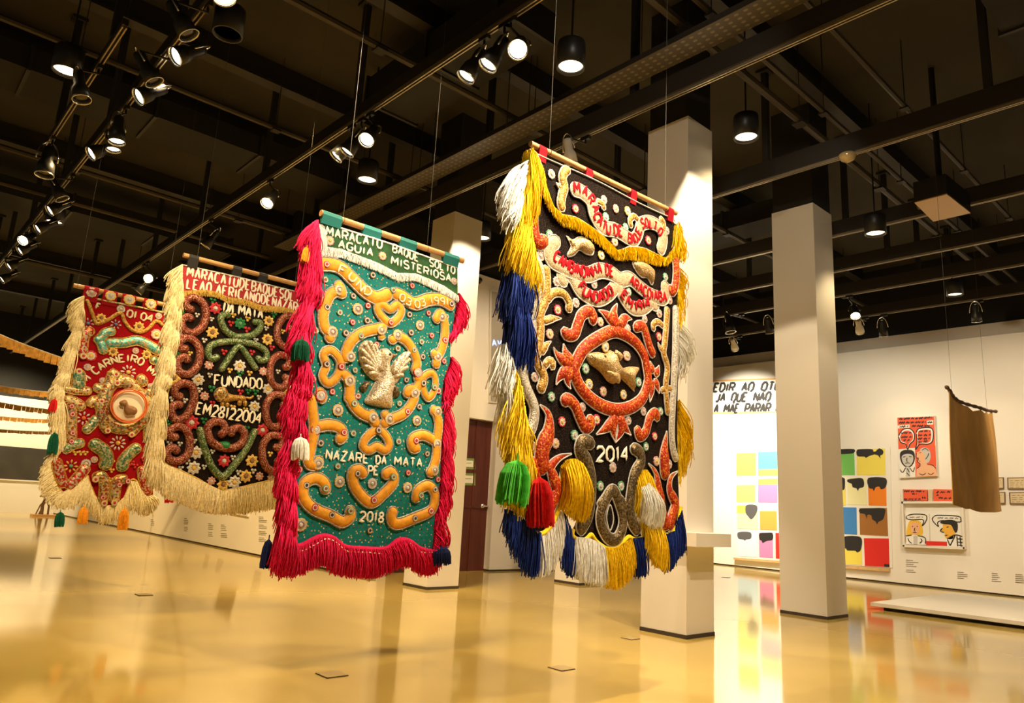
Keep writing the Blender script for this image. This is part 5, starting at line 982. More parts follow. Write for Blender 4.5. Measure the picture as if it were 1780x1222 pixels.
CK = dict(jit=0.020, segs=6, bulge=0.035, swing=0.008, ljit=0.062)
cf = lambda s, e_, n: Q.fringe(s, e_, n, 'cream_yarn', 'cream_yarn_fringe', (-0.03, 0.03), 0.0062, **CK)
for s, e_ in ((g((455, 185), (448, 300)), g((350, 290), (335, 420), (430, 420))), (g((400, 260), (440, 420)), g((335, 420), (375, 530), (430, 520))), (g((400, 440), (432, 500)), g((325, 640), (300, 720), (390, 680))), (g((345, 600), (395, 680)), g((265, 830), (250, 920), (320, 900))), (g((270, 850), (330, 900)), g((245, 960), (190, 1040), (270, 1040))), (g((220, 980), (270, 1040)), g((165, 1080), (160, 1180), (245, 1180))), (g((180, 1100), (250, 1120)), h((145, 210), (170, 330), (240, 300))), (h((170, 160), (245, 180)), h((160, 400), (190, 500), (240, 440)))): cf(s, e_, 260)
hs = h((240, 400), (170, 520), (140, 600), (170, 720), (255, 852), (330, 800), (462, 702), (482, 745), (560, 930), (600, 968), (720, 952), (800, 880), (850, 742), (905, 750), (970, 882), (1045, 870)); he = h((180, 500), (90, 650), (65, 790), (110, 900), (215, 990), (330, 960), (430, 930), (480, 1010), (540, 1060), (620, 1120), (720, 1090), (800, 1020), (870, 980), (930, 1030), (1000, 1040), (1080, 930))
Q.fringe(hs, he, 1700, 'cream_yarn', 'cream_hem_fringe', (-0.01, 0.02), 0.0058, 0.02, 0.022, 5); Q.cord(hs, 'gold_fringe', 0.010, 'hem_braid', 0.012)
Q.tassel(h((168, 25))[0], h((140, 135))[0], 13, 'red_yarn', 80, 0.05, 'red_tassel'); Q.tassel(h((170, 320))[0], h((140, 505))[0], 18, 'dark_green_yarn', 110, 0.05, 'green_tassel'); Q.tassel(h((222, 1020))[0], h((212, 1145))[0], 17, 'dark_green_yarn', 110, 0.03, 'green_tassel')
Q.tassel(h((432, 975))[0], h((415, 1120))[0], 17, 'orange_yarn', 110, 0.03, 'orange_tassel'); Q.tassel(h((790, 990))[0], h((770, 1170))[0], 18, 'orange_yarn', 110, 0.03, 'orange_tassel'); Q.tassel(h((1195, 830))[0], h((1192, 935))[0], 15, 'red_yarn', 80, -0.02, 'red_tassel')
# ------------------------------------------------------------------ drawings and paintings on the right wall
for nm, cc in dict(paper=(0.80, 0.77, 0.70), ink=(0.018, 0.015, 0.014), p_yellow=(0.80, 0.68, 0.10), p_cyan=(0.10, 0.46, 0.72), p_pink=(0.72, 0.22, 0.46), p_lime=(0.55, 0.72, 0.16), p_tan=(0.62, 0.34, 0.06), p_paleyellow=(0.80, 0.76, 0.42), p_paleblue=(0.55, 0.72, 0.80), p_red=(0.66, 0.018, 0.012), p_green=(0.16, 0.50, 0.10), p_orange=(0.80, 0.22, 0.01), p_blue=(0.045, 0.22, 0.56), p_brown=(0.34, 0.14, 0.025), flame=(0.74, 0.10, 0.035), skin=(0.78, 0.42, 0.24), face_grey=(0.52, 0.50, 0.46), hair=(0.78, 0.48, 0.04), sand=(0.62, 0.50, 0.30), bubble_grey=(0.09, 0.085, 0.09), trim_orange=(0.72, 0.36, 0.12), ochre=(0.78, 0.42, 0.05), lip=(0.5, 0.05, 0.05)).items(): M[nm] = mat(nm.replace('_', ' ')+' paint', cc, 0.7)
M['ledge'] = mat('pine ledge', (0.62, 0.40, 0.18), 0.6, vary=0.15, vscale=9); M['frame_white'] = mat('white frame', (0.76, 0.71, 0.62), 0.6); M['frame_brown'] = mat('brown frame', (0.16, 0.085, 0.04), 0.5)
WY = Plane('y', YW-0.003)
i1 = crop(1220, 640, .3028); i2 = crop(1540, 660, .3109)
def flat(parent, px, m, name, d0, d1, smooth=False, pl=WY):
    mb = MB(); P = pl.uvs(px); P = spline(P, 0.05, True) if smooth else np.array(P)
    a = sum(P[i][0]*P[(i+1) % len(P)][1]-P[(i+1) % len(P)][0]*P[i][1] for i in range(len(P)))
    if a < 0: P = P[::-1]
    n = len(P); mb.add(np.concatenate([pl.P(P[:, 0], P[:, 1], d1), pl.P(P[:, 0], P[:, 1], d0)]), [tuple(range(n))]+[(i+n, (i+1) % n+n, (i+1) % n, i) for i in range(n)]); return mb.obj(name, M[m], parent)
def stroke(parent, lists, m, name, r, d, pl=WY, sp=True):
    mb = MB()
    for px in lists:
        q = (spline if sp else linear)(pl.uvs(px), 0.03)
        if len(q) > 2: sausage(mb, pl, q, r, 0.0015, d, n=6)
    return mb.obj(name, M[m], parent)
def rect(x0, y0, x1, y1): return [(x0, y0), (x1, y0), (x1, y1), (x0, y1)]
def base_of(px, pl=WY): u, v = pl.uv(px); return pl.P(u, v, 0)
# lettered cloth banner
t = thing('lettered_banner', 'long white banner with black slanted capitals high on the right wall between columns', 'banner', base_of((1300, 720)))
flat(t, [(1196, 662), (1420, 655), (1420, 717), (1196, 720)], 'paper', 'sheet', 0.0, 0.006)
flat(t, [(1196, 662), (1420, 655), (1420, 658), (1196, 665)], 'trim_orange', 'top_edge', 0.006, 0.009); flat(t, [(1196, 717), (1420, 714), (1420, 717), (1196, 720)], 'trim_orange', 'bottom_edge', 0.006, 0.009)
for s, p in (('EDIR AO OTO', i1((62, 135), (452, 130))), ('JA QUE NÃO T', i1((72, 192), (462, 188))), ('A MÃE PARAR D', i1((66, 257), (454, 253)))):
    mb = MB(); lettering(mb, WY, s, np.array(WY.uvs(p)), 0.205, 0.030, 0.008, 0.26, 0.003, slant=0.22); mb.obj('lettering', M['ink'], t)
# grid of coloured sheets
t = thing('sheet_grid', 'large grid of coloured sheets with black speech bubbles behind the slim column', 'artwork', base_of((1412, 990)))
flat(t, i1((185, 470), (1082, 452), (1096, 1146), (180, 1090)), 'paper', 'backing', 0.0, 0.012); flat(t, i1((190, 1086), (1082, 1150), (1082, 1168), (190, 1098)), 'ledge', 'ledge', 0.0, 0.07)
def bub(sh, px): flat(sh, px, 'ink', 'speech_bubble', 0.018, 0.020, True)
def sheet_(q, m, *bubbles, bm=None):
    o = flat(t, i1(*q), m, 'colour_sheet', 0.012, 0.018)
    for bb in bubbles: bub(o, i1(*bb))
    return o
def band(o, q, m): flat(o, i1(*q), m, 'colour_band', 0.018, 0.0195)
sheet_(((200, 489), (312, 485), (312, 617), (200, 618)), 'p_yellow')
o = sheet_(((325, 481), (440, 478), (440, 616), (325, 618)), 'p_cyan'); band(o, ((325, 582), (440, 580), (440, 616), (325, 618)), 'p_yellow')
o = sheet_(((325, 637), (436, 633), (437, 772), (325, 770)), 'p_pink'); band(o, ((325, 637), (436, 633), (436, 668), (325, 670)), 'p_yellow')
sheet_(((200, 672), (308, 670), (308, 768), (200, 768)), 'p_lime')
o = sheet_(((203, 788), (322, 784), (324, 925), (205, 922)), 'p_paleyellow'); band(o, ((203, 788), (254, 787), (254, 832), (203, 832)), 'p_yellow'); flat(o, i1((255, 790), (285, 783), (318, 790), (320, 820), (305, 850), (285, 868), (268, 850), (254, 830)), 'bubble_grey', 'speech_bubble', 0.020, 0.022, True)
sheet_(((335, 820), (430, 820), (433, 930), (336, 926)), 'p_tan')
o = sheet_(((206, 940), (318, 938), (320, 1085), (208, 1078)), 'p_paleblue'); flat(o, i1((208, 945), (245, 938), (284, 945), (284, 978), (255, 984), (250, 992), (242, 984), (212, 978)), 'bubble_grey', 'speech_bubble', 0.018, 0.020, True)
sheet_(((330, 945), (408, 944), (410, 1090), (332, 1084)), 'p_pink', ((332, 950), (370, 945), (408, 948), (408, 985), (375, 992), (352, 1004), (345, 990), (334, 985)))
sheet_(((425, 946), (510, 948), (512, 1098), (427, 1092)), 'p_red'); sheet_(((445, 786), (540, 786), (542, 930), (447, 928)), 'p_yellow', ((446, 825), (470, 820), (480, 835), (455, 842)))
sheet_(((455, 478), (560, 476), (560, 616), (455, 616)), 'p_orange'); sheet_(((450, 633), (560, 632), (562, 780), (450, 776)), 'p_orange'); sheet_(((575, 475), (670, 473), (672, 616), (575, 616)), 'p_paleblue'); sheet_(((575, 632), (672, 632), (674, 780), (576, 780)), 'p_lime'); sheet_(((555, 790), (660, 792), (662, 940), (556, 935)), 'p_cyan'); sheet_(((525, 950), (640, 955), (642, 1110), (527, 1100)), 'p_tan'); sheet_(((684, 470), (776, 468), (778, 614), (684, 614)), 'p_pink'); sheet_(((684, 632), (786, 632), (788, 784), (686, 782)), 'p_red'); sheet_(((675, 795), (792, 798), (794, 948), (677, 944)), 'p_yellow'); sheet_(((655, 960), (796, 966), (798, 1122), (657, 1112)), 'p_blue')
sheet_(((786, 467), (876, 464), (880, 614), (788, 614)), 'p_green', ((786, 468), (876, 465), (876, 486), (850, 492), (786, 492)))
sheet_(((891, 466), (1054, 461), (1057, 614), (893, 614)), 'p_yellow', ((893, 470), (940, 464), (982, 466), (986, 478), (1000, 478), (1020, 460), (1044, 475), (1040, 496), (1026, 502), (1028, 520), (1014, 502), (995, 496), (985, 498), (960, 506), (945, 516), (935, 508), (895, 505)))
sheet_(((797, 632), (824, 631), (828, 788), (800, 786)), 'p_yellow', ((798, 634), (822, 634), (822, 690), (812, 700), (799, 700)))
sheet_(((836, 631), (944, 630), (948, 786), (840, 784)), 'p_paleyellow', ((838, 640), (870, 634), (925, 634), (932, 680), (905, 690), (898, 706), (890, 690), (868, 684), (862, 664), (840, 655)))
sheet_(((955, 630), (1058, 630), (1062, 790), (960, 788)), 'p_orange', ((957, 632), (1056, 632), (1058, 682), (1030, 696), (1022, 680), (1000, 684), (990, 706), (982, 692), (962, 688)))
sheet_(((803, 798), (889, 800), (893, 956), (806, 950)), 'p_blue')
sheet_(((906, 804), (1064, 803), (1071, 964), (910, 956)), 'p_brown', ((908, 808), (975, 804), (1050, 806), (1052, 840), (1040, 870), (1015, 882), (1008, 898), (1000, 880), (980, 868), (975, 845), (952, 842), (950, 866), (938, 838), (910, 832)))
sheet_(((806, 968), (916, 970), (922, 1130), (812, 1122)), 'p_yellow', ((808, 972), (912, 970), (916, 1040), (892, 1058), (884, 1048), (836, 1046), (830, 1032), (812, 1040)))
o = sheet_(((932, 976), (1075, 978), (1079, 1142), (938, 1134)), 'p_red'); flat(o, i1((1048, 1124), (1078, 1126), (1079, 1142), (1050, 1140)), 'ink', 'dark_corner', 0.018, 0.020)
def scribble(parent, lines, r, d, amp=2.0, seed=1):
    rr = random.Random(seed); L = []
    for (x0, y0, x1, y1) in lines:
        n = max(3, int((x1-x0)/5)); k = 0
        while k < n:
            m = min(n-k, rr.randint(3, 7)); pts = []
            for j in range(m+1):
                q = (k+j)/n; pts.append((x0+(x1-x0)*q, y0+(y1-y0)*q+amp*(1 if j % 2 else -1)*rr.uniform(.5, 1.2)))
            L.append([z for z in i2(*pts)]); k += m+1
    return stroke(parent, L, 'ink', 'handwriting', r, d, sp=False)
# red canvas with two figures
t = thing('red_drawing', 'red upright canvas of a man in tie and a woman, two speech bubbles', 'artwork', base_of((1596, 829)))
flat(t, i2((68, 212), (277, 204), (292, 540), (80, 552)), 'paper', 'canvas', 0.0, 0.055); fr = flat(t, i2((70, 214), (275, 207), (281, 372), (76, 390)), 'flame', 'red_ground', 0.055, 0.057)
flat(t, i2((168, 372), (283, 370), (290, 540), (172, 545)), 'flame', 'red_ground', 0.055, 0.0565)
for p, tail in ((((76, 318), (100, 282), (140, 276), (164, 302), (162, 340), (140, 362), (128, 392), (118, 362), (90, 352)), 0), (((176, 300), (190, 276), (250, 270), (270, 290), (266, 345), (240, 362), (196, 362), (172, 392), (180, 350)), 1)):
    o = flat(t, i2(*p), 'paper', 'speech_bubble', 0.057, 0.060, True); c0 = np.mean(p, 0); o2 = flat(o, i2(*[tuple(c0+(np.array(q)-c0)*0.80) for q in p]), 'flame', 'bubble_ground', 0.060, 0.062, True); stroke(o, [i2(*p, p[0])], 'ink', 'outline', 0.010, 0.061)
flat(t, i2((72, 258), (138, 252), (138, 270), (72, 274)), 'paper', 'word_strip', 0.057, 0.059); flat(t, i2((234, 232), (270, 228), (270, 252), (236, 254)), 'paper', 'word_strip', 0.057, 0.059)
scribble(t, [(80, 222, 265, 214), (78, 242, 230, 238), (80, 266, 132, 262), (148, 262, 256, 260), (238, 242, 266, 240), (92, 300, 150, 298), (92, 322, 150, 322), (104, 340, 140, 338), (188, 292, 256, 288), (186, 312, 258, 310), (184, 332, 252, 330), (186, 350, 240, 346)], 0.010, 0.063, 5, 3)
o = flat(t, i2((86, 410), (104, 396), (140, 394), (162, 404), (168, 440), (160, 470), (142, 490), (120, 492), (98, 474), (86, 444)), 'ink', 'man_hair', 0.057, 0.060, True); flat(o, i2((96, 428), (126, 416), (156, 424), (158, 456), (142, 482), (118, 484), (100, 462)), 'face_grey', 'man_face', 0.060, 0.063, True)
flat(t, i2((80, 488), (118, 484), (168, 480), (172, 544), (82, 550)), 'paper', 'shirt', 0.0565, 0.0585); flat(t, i2((118, 488), (138, 488), (142, 542), (118, 544)), 'face_grey', 'necktie', 0.0585, 0.061)
stroke(t, [i2((100, 436), (118, 430)), i2((134, 430), (152, 434)), i2((126, 436), (122, 456), (132, 458)), i2((112, 470), (128, 466), (142, 470)), i2((84, 500), (100, 520), (118, 490)), i2((138, 490), (158, 516), (166, 488)), i2((124, 495), (138, 520)), i2((120, 520), (140, 540))], 'ink', 'line_work', 0.008, 0.064)
o = flat(t, i2((196, 392), (224, 380), (248, 396), (256, 430), (246, 462), (228, 468), (208, 450), (198, 420)), 'face_grey', 'woman_hair', 0.057, 0.060, True)
flat(t, i2((178, 408), (206, 398), (222, 416), (226, 448), (236, 476), (282, 486), (290, 540), (176, 544), (178, 500), (196, 484), (194, 468), (182, 460), (186, 442), (176, 438)), 'skin', 'woman_figure', 0.0585, 0.0615)
stroke(t, [i2((190, 412), (206, 408)), i2((182, 438), (192, 440)), i2((186, 458), (202, 456)), i2((178, 408), (176, 436), (188, 444), (182, 460), (196, 470), (196, 484), (178, 500)), i2((236, 476), (268, 480), (286, 500)), i2((206, 398), (226, 386), (246, 402)), i2((226, 448), (240, 430), (246, 410)), i2((190, 524), (212, 534), (232, 522)), i2((240, 522), (258, 532), (276, 520))], 'ink', 'line_work', 0.007, 0.063)
# shelf frame with two heads, red text strips over it
t = thing('framed_artwork', 'white box frame of a blonde woman and a man in profile, under red strips', 'artwork', base_of((1627, 953)))
flat(t, i2((98, 688), (440, 684), (452, 942), (108, 930)), 'paper', 'backing', 0.0, 0.012)
for q in (((96, 682), (440, 680), (440, 692), (98, 694)), ((104, 924), (448, 936), (450, 950), (106, 936)), ((94, 612), (104, 612), (114, 934), (104, 934)), ((430, 686), (440, 686), (452, 948), (440, 946))): flat(t, i2(*q), 'frame_white', 'frame_bar', 0.0, 0.10)
flat(t, i2((110, 748), (244, 750), (248, 925), (116, 920)), 'paper', 'drawing_sheet', 0.012, 0.03); flat(t, i2((248, 750), (428, 746), (440, 938), (252, 928)), 'paper', 'drawing_sheet', 0.012, 0.03); flat(t, i2((228, 902), (344, 906), (346, 930), (228, 926)), 'p_red', 'red_panel', 0.03, 0.034)
o = flat(t, i2((130, 800), (150, 786), (186, 788), (204, 810), (210, 862), (196, 870), (140, 870), (118, 862)), 'hair', 'blonde_hair', 0.03, 0.033, True); flat(o, i2((140, 808), (164, 798), (188, 806), (190, 844), (168, 868), (146, 850)), 'skin', 'woman_face', 0.033, 0.036, True)
flat(t, i2((112, 872), (158, 866), (222, 880), (224, 922), (112, 918)), 'paper', 'jacket', 0.031, 0.034); flat(t, i2((158, 870), (180, 872), (180, 920), (158, 920)), 'face_grey', 'necktie', 0.034, 0.037)
stroke(t, [i2((112, 874), (112, 918)), i2((112, 874), (150, 868)), i2((180, 872), (222, 884), (224, 920)), i2((126, 884), (134, 904), (150, 916)), i2((196, 886), (206, 902), (190, 916)), i2((148, 822), (158, 820)), i2((174, 820), (184, 822)), i2((166, 826), (162, 844), (170, 846)), i2((152, 854), (178, 854))], 'ink', 'line_work', 0.009, 0.038)
stroke(t, [i2((122, 760), (160, 752), (222, 756), (232, 778), (218, 806), (206, 818), (214, 794), (206, 782), (150, 784), (118, 776), (122, 760)), i2((272, 764), (300, 758), (408, 764), (422, 784), (414, 796), (320, 788), (292, 800), (298, 822), (274, 800), (262, 780), (272, 764))], 'ink', 'speech_bubble', 0.009, 0.034)
scribble(t, [(134, 770, 212, 768), (290, 772, 408, 776)], 0.007, 0.034, 3, 9)
o = flat(t, i2((322, 808), (350, 792), (388, 796), (402, 820), (400, 850), (384, 866), (376, 890), (346, 890), (330, 872), (334, 856), (308, 846), (322, 828)), 'ochre', 'man_face', 0.03, 0.033, True); flat(o, i2((306, 800), (322, 788), (372, 784), (402, 798), (404, 842), (392, 856), (380, 836), (366, 812), (330, 808)), 'ink', 'man_hair', 0.034, 0.036, True)
flat(t, i2((346, 886), (392, 866), (436, 878), (440, 936), (340, 930)), 'paper', 'jacket', 0.031, 0.033); stroke(t, [i2((346, 890), (362, 930)), i2((392, 868), (362, 930)), i2((400, 872), (404, 934)), i2((418, 876), (424, 936)), i2((400, 890), (438, 892)), i2((402, 908), (438, 912)), i2((402, 924), (440, 930)), i2((346, 890), (392, 868), (436, 880)), i2((322, 828), (308, 846), (332, 856)), i2((340, 826), (356, 822)), i2((332, 872), (350, 868))], 'ink', 'line_work', 0.010, 0.036)
o1 = flat(t, i2((94, 614), (234, 616), (236, 678), (96, 674)), 'flame', 'red_text_strip', 0.0, 0.05); o2 = flat(t, i2((270, 612), (384, 616), (386, 682), (272, 680)), 'flame', 'red_text_strip', 0.0, 0.05); flat(t, i2((240, 614), (264, 614), (264, 682), (240, 682)), 'sand', 'side_slip', 0.0, 0.03)
scribble(t, [(104, 624, 220, 624), (150, 640, 178, 640), (104, 668, 200, 668), (286, 630, 370, 628), (286, 646, 300, 646), (300, 662, 370, 664)], 0.009, 0.052, 5, 5)
T2 = MB(); lettering(T2, WY, '!!', np.array(WY.uvs(i2((206, 674), (230, 674)))), 0.07, 0.012, 0.052); T2.obj('lettering', M['ink'], t)
# small framed sheets
k = 0
for (q, lb) in ((((596, 548), (660, 546), (662, 610), (598, 612)), 'brown framed sheet half hidden by the burlap, upper'), (((680, 548), (786, 546), (788, 612), (682, 612)), 'brown framed sheet at the right edge of the wall, upper'), (((598, 630), (668, 628), (670, 694), (600, 696)), 'brown framed sheet half hidden by the burlap, lower'), (((690, 630), (798, 628), (800, 696), (694, 696)), 'brown framed sheet at the right edge of the wall, lower')):
    t = thing('framed_sheet', lb, 'framed sheet', base_of(i2(((q[0][0]+q[1][0])/2, q[2][1]))[0]), 'small framed sheets on the right wall')
    flat(t, i2(*q), 'frame_brown', 'frame', 0.0, 0.03); cq = np.mean(q, 0); flat(t, i2(*[(cq[0]+(x-cq[0])*0.86, cq[1]+(y-cq[1])*0.84) for x, y in q]), 'sand', 'sheet', 0.03, 0.033)
    x0, y0 = q[0]; x1 = q[1][0]; scribble(t, [(x0+14, y0+18+12*j, x1-14, y0+17+12*j) for j in range(4)], 0.003, 0.034, 2, 20+k); k += 1
# wall captions
M['caption_ink'] = mat('grey caption ink', (0.22, 0.19, 0.14), 0.8)
def caption(label, px, w, n, pl, lead=3.4, thick=1.0, group='small wall captions'):
    t = thing('wall_caption', label, 'caption', pl.P(*pl.uv((px[0], px[1]+n*lead)), 0), group); rr = random.Random(int(px[0]))
    for j in range(n):
        if j and j % 4 == 0 and n > 5: continue
        ww = w*(0.55 if j == 0 else rr.uniform(.55, 1)); flat(t, [(px[0], px[1]+j*lead), (px[0]+ww, px[1]+j*lead+ww*.06), (px[0]+ww, px[1]+j*lead+thick+ww*.06), (px[0], px[1]+j*lead+thick)], 'caption_ink', 'text_line', 0.001, 0.003, pl=pl)
caption('two block caption under the red canvas and framed heads', (1575, 973), 22, 7, WY); caption('caption on the right wall below the hanging burlap', (1664, 994), 20, 4, WY)
caption('caption on the right wall below the small framed sheets', (1724, 996), 18, 5, WY); caption('caption nearest the right edge of the wall', (1765, 998), 22, 5, WY)
LY = Plane('y', YL)
caption('caption on the left wall under the scalloped red standard', (262, 903), 8, 4, LY, 3); caption('narrow two block caption left of the wall seam behind the cream fringe', (320, 901), 9, 8, LY, 3); caption('left one of a caption pair on the left wall under the cream fringe', (362, 910), 10, 8, LY, 3); caption('right one of a caption pair on the left wall under the cream fringe', (384, 912), 11, 8, LY, 3); caption('tall caption on the left wall beside the pink yarn', (450, 898), 14, 17, LY, 2.8)
# brown burlap hung from a crooked stick
HB = Plane('x', -2.45, 0.03, 1.0)
t = thing('hanging_burlap', 'plain brown burlap cloth hung from a thin stick before the right wall', 'cloth', (-2.45, *HB.uv((1697, 890))))
mb = MB(); sheet(mb, HB, linear(HB.uvs(i2((334, 66), (350, 95), (400, 105), (440, 138), (466, 150), (486, 176), (520, 170), (545, 190), (570, 180), (585, 194), (610, 182), (622, 380), (638, 580), (656, 735), (600, 742), (545, 742), (470, 722), (420, 722), (360, 698), (352, 400))), .05, True), -0.004, 0.004, 0.05)
mb.obj('burlap_cloth', mat('brown burlap', (0.52, 0.27, 0.06), 0.9, vary=0.22, vscale=2.6, stretch=(1, 1.5, .8), bump=0.4, bscale=160), t, smooth=True, angle=50)
mb = MB(); q = spline(HB.uvs(i2((312, 42), (370, 82), (450, 130), (530, 162), (626, 177))), 0.05); mb.rod([HB.P(x, y, 0.0) for x, y in q], [0.018+0.004*math.sin(i*1.7) for i in range(len(q))], 8); mb.obj('wooden_stick', mat('dark branch', (0.10, 0.05, 0.025), 0.8), t, smooth=True)
for p1, p2 in (((336, 60), (336, 72)), ((400, 98), (402, 108)), ((440, 122), (442, 140)), ((520, 158), (520, 172)), ((570, 168), (570, 182)), ((606, 174), (606, 184))):
    mb = MB(); A = HB.uv(i2(p1)[0]); B = HB.uv(i2(p2)[0]); mb.rod([HB.P(*A, 0.0), HB.P(*B, 0.0)], 0.008, 5); mb.obj('tie_cord', M['cord'], t)
for p in ((1655, 682), (1720, 714)):
    u, v = HB.uv(p); mb = MB(); P = HB.P(u, v, 0); mb.rod([P, (P[0], P[1], 6.6)], 0.0013, 4); mb.obj('suspension_wire', M['wire'], t)
# ------------------------------------------------------------------ things on the floor
t = thing('low_platform', 'low white display platform floating just above the floor at right', 'platform', (-2.4, 12.0, 0))
mb = MB(); mb.box((-4.18, 10.45, 0.045), (0.6, 13.65, 0.09)); mb.obj('platform_top', M['column'], t); mb = MB(); mb.box((-4.06, 10.57, 0), (0.5, 13.5, 0.045)); mb.obj('recessed_base', M['skirt'], t)
M['plate'] = mat('brushed floor plate', (0.50, 0.36, 0.15), 0.35, 0.1)
for px, s, lb in (((577, 1173), 0.075, 'square floor outlet plate in front of the turquoise standard'), ((976, 1162), 0.068, 'square floor outlet plate below the nearest black standard'), ((96, 970), 0.07, 'floor outlet plate at far left under the red standard'), ((250, 1034), 0.07, 'floor outlet plate on the shiny floor left of the turquoise standard'), ((1096, 1110), 0.06, 'floor outlet plate at the foot of the tall front column'), ((1620, 1043), 0.06, 'floor outlet plate behind the low white platform'), ((1262, 1004), 0.06, 'floor outlet plate in the bright pool before the right wall')):
    P = gz(*px); t = thing('floor_outlet', lb, 'floor outlet', (P[0], P[1], 0), 'floor outlet plates'); mb = MB(); mb.box((P[0]-s, P[1]-s, 0), (P[0]+s, P[1]+s, 0.004)); mb.obj('rim', M['skirt'], t)
    mb = MB(); mb.box((P[0]-s*.95, P[1]-s*.95, 0.004), (P[0]+s*.95, P[1]+s*.95, 0.006)); mb.obj('cover_plate', M['plate'], t)
# ledge fixed to the front column
t = thing('column_ledge', 'thick white ledge fixed to the side of the tall front column', 'shelf', (-3.88, 6.05, 0.815)); mb = MB(); mb.box((-3.96, 5.76, 0.815), (-3.79, 6.34, 0.935)); mb.obj('ledge_board', M['column'], t)
# wall above the door: glazed panel with blue neon reflection, signs on the door, black camera
DX = Plane('x', XB)
t = thing('glass_panel', 'tall pale glazed panel above the red door with small blue reflected neon letters', 'panel', (XB, *DX.uv((868, 702))))
flat(t, [(850, 503), (905, 512), (903, 704), (848, 700)], 'frame_white', 'frame', 0.0, 0.03, pl=DX); M['glass_panel'] = mat('milky grey glass', (0.46, 0.42, 0.34), 0.08, coat=0.5); flat(t, [(853, 507), (902, 516), (900, 700), (851, 697)], 'glass_panel', 'pane', 0.03, 0.036, pl=DX)
M['neon'] = mat('blue neon', (0.3, 0.4, 1.0), 0.4, emit=1.6, emit_col=(0.40, 0.50, 1.0)); mb = MB(); lettering(mb, DX, 'AVE', np.array(DX.uvs([(852, 602), (880, 602)])), 0.11, 0.012, 0.045); mb.obj('neon_reflection', M['neon'], t)  # emissive letters imitate a neon reflection in the pane
M['sign_green'] = mat('pale green sign edge', (0.20, 0.30, 0.08), 0.6)
DD = Plane('x', XB-0.14)
for y0, y1, lb in ((796, 815, 'upper green bordered notice on the red door'), (822, 843, 'lower green bordered notice on the red door')):
    t = thing('door_notice', lb, 'sign', (XB-0.14, *DD.uv((814, y1))), 'notices on the red door'); flat(t, [(800, y0), (826, y0+1), (826, y1+1), (800, y1)], 'sign_green', 'border', 0.0, 0.006, pl=DD); flat(t, [(800, y0+4), (822, y0+5), (822, y1-3), (800, y1-4)], 'paper', 'paper', 0.006, 0.008, pl=DD)
    flat(t, [(806, (y0+y1)/2-1), (819, (y0+y1)/2-1), (819, (y0+y1)/2), (806, (y0+y1)/2)], 'sign_green', 'text_line', 0.008, 0.009, pl=DD)
P = gx(830, 488, XB); t = thing('wall_camera', 'small black dome camera on the wall above the door', 'camera', P); mb = MB(); mb.lathe([(0.06, 0), (0.06, 0.03), (0.045, 0.08), (0.02, 0.10)], 16, P, (1, 0, 0)); mb.obj('dome', M['lamp_black'], t, smooth=True, angle=40); mb = MB(); mb.box(P-np.array([0, .05, .05]), P+np.array([.015, .05, .05])); mb.obj('mount_plate', M['lamp_black'], t)
# picture low on the left wall, under the cream fringe
t = thing('small_picture', 'dark cornered picture on the left wall peeping below the cream fringe', 'picture', base_of((415, 898), LY)); flat(t, [(398, 850), (433, 842), (433, 898), (400, 892)], 'frame_white', 'frame', 0.0, 0.03, pl=LY); flat(t, [(401, 853), (431, 846), (431, 895), (403, 889)], 'frame_brown', 'print', 0.03, 0.032, pl=LY)
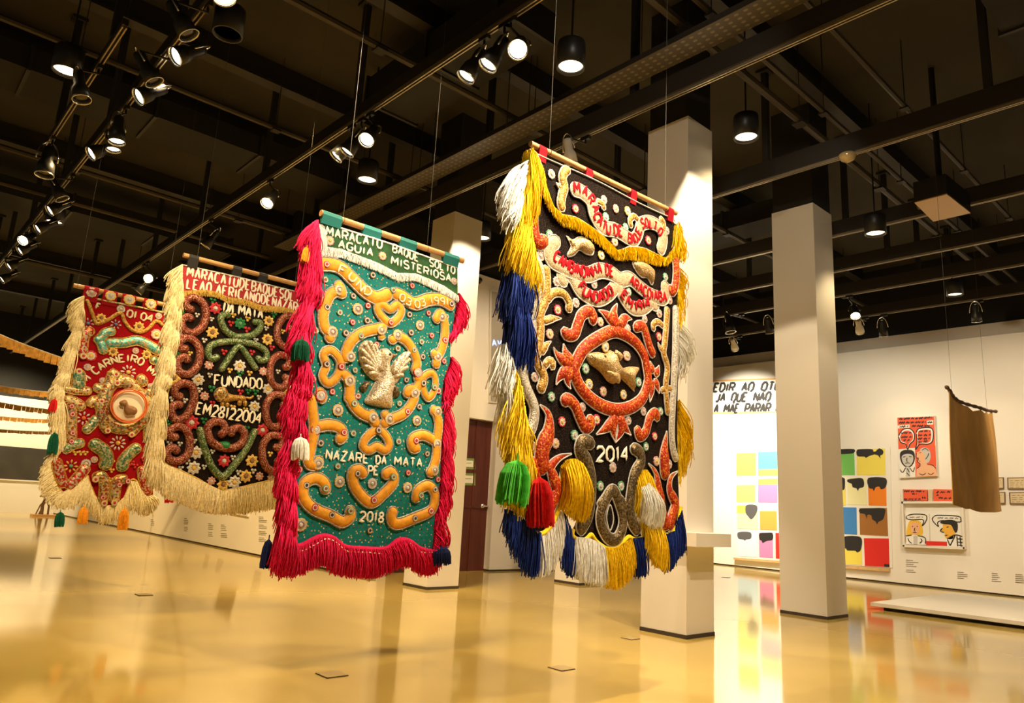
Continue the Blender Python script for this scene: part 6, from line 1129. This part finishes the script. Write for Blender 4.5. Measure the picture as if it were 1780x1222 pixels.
# ------------------------------------------------------------------ far end: blackboard, paper streamers, wooden sculpture
FX = Plane('x', XL0)
t = thing('blackboard', 'long black panel on the far end wall at left', 'panel', FX.P(*FX.uv((40, 834)), 0)); M['board'] = mat('black panel', (0.035, 0.030, 0.022), 0.6, vary=0.3, vscale=1.5)
mb = MB(); mb.box((XL0, -3.0, 1.06), (XL0+0.04, 5.35, 2.12)); mb.obj('board', M['board'], t); mb = MB(); mb.box((XL0, -3.0, 1.02), (XL0+0.06, 5.35, 1.06)); mb.obj('chalk_rail', M['frame_white'], t)
M['straw'] = mat('tan paper strips', (0.50, 0.25, 0.04), 0.8, vary=0.3, vscale=20)
for (p0, p1, X, hgt, lb) in (((-40, 563), (118, 626), -11.5, 0.135, 'nearest and thickest tan paper streamer at the left edge'), ((-20, 667), (110, 684), -15.0, 0.10, 'second tan paper streamer below the thickest one'), ((-20, 696), (110, 714), -18.5, 0.105, 'third tan paper streamer, just over the white far wall'), ((-20, 722), (110, 730), -22.0, 0.10, 'fourth tan paper streamer, darker strip'), ((-20, 745), (110, 751), -25.0, 0.085, 'lowest thin tan paper streamer, above the black panel')):
    pl = Plane('x', X, 0.02, X); A = np.array(pl.uv(p0)); B = np.array(pl.uv(p1)); q = np.array([A+(B-A)*s+np.array([0, -0.02*math.sin(math.pi*s)]) for s in np.linspace(0, 1, 30)])
    q = np.concatenate([q, [np.array([YL-0.02, q[-1][1]+0.02])]]) if q[-1][0] < YL else q
    t = thing('paper_streamer', lb, 'streamer', (X, q[0][0], q[0][1]-hgt), 'paper streamers at the far left'); cb = MB(); cordline(cb, pl, q, 0.008, 0.0); cb.obj('string', M['cord'], t)
    mb = MB(); nn = int(np.linalg.norm(q[-1]-q[0])/0.075)
    for i in range(nn):
        u, v = along(q, np.array([(i+.5)/nn]))[0]; w = 0.036; h_ = hgt*random.uniform(.9, 1.08); dd = random.uniform(-.01, .02); a_ = random.uniform(-.006, .006)
        for e0 in (0, 0.004): mb.add(pl.P(np.array([u-w, u+w, u+w+a_, u-w+a_]), np.array([v, v, v-h_, v-h_]), np.array([0, 0, dd, dd])+e0), [(0, 3, 2, 1)] if e0 else [(0, 1, 2, 3)])
    o = mb.obj('paper_strips', M['straw'], t); o['kind'] = 'stuff'
P = gz(82, 890); sx = P[0]
t = thing('wooden_sculpture', 'spindly brown wooden stick sculpture standing on a plank at far left', 'sculpture', (-26.5, *gx(75, 892, -26.5)[1:2], 0.0)); SP = Plane('x', -26.5)
b0 = SP.uv((55, 892))[0]; b1 = SP.uv((106, 894))[0]; mb = MB(); mb.box((-26.7, b0, 0.0), (-26.3, min(b1, YL-0.05), 0.06)); mb.obj('plank', M['rod'], t); zz = 0.06
def st_(pts, r): 
    q = [SP.uv(p) for p in pts]; mb = MB(); q[0] = (q[0][0], zz); mb.rod([SP.P(x, max(y, zz), 0) for x, y in q], r, 6); mb.obj('stick', M['frame_brown'], t)
st_([(63, 889), (70, 878), (78, 870)], 0.02); st_([(73, 889), (74, 878), (79, 868)], 0.05); st_([(84, 889), (85, 880), (82, 870)], 0.03); st_([(68, 889), (76, 878), (80, 869)], 0.02)
mb = MB(); A = SP.uv((70, 864)); B = SP.uv((80, 864)); mb.box((-26.6, A[0], A[1]), (-26.4, B[0], A[1]+0.06)); mb.obj('cross_piece', M['frame_brown'], t); mb = MB(); mb.rod([SP.P(*SP.uv((79, 871)), 0), SP.P(*SP.uv((78, 863)), 0)], 0.02, 6); mb.obj('stick', M['frame_brown'], t)
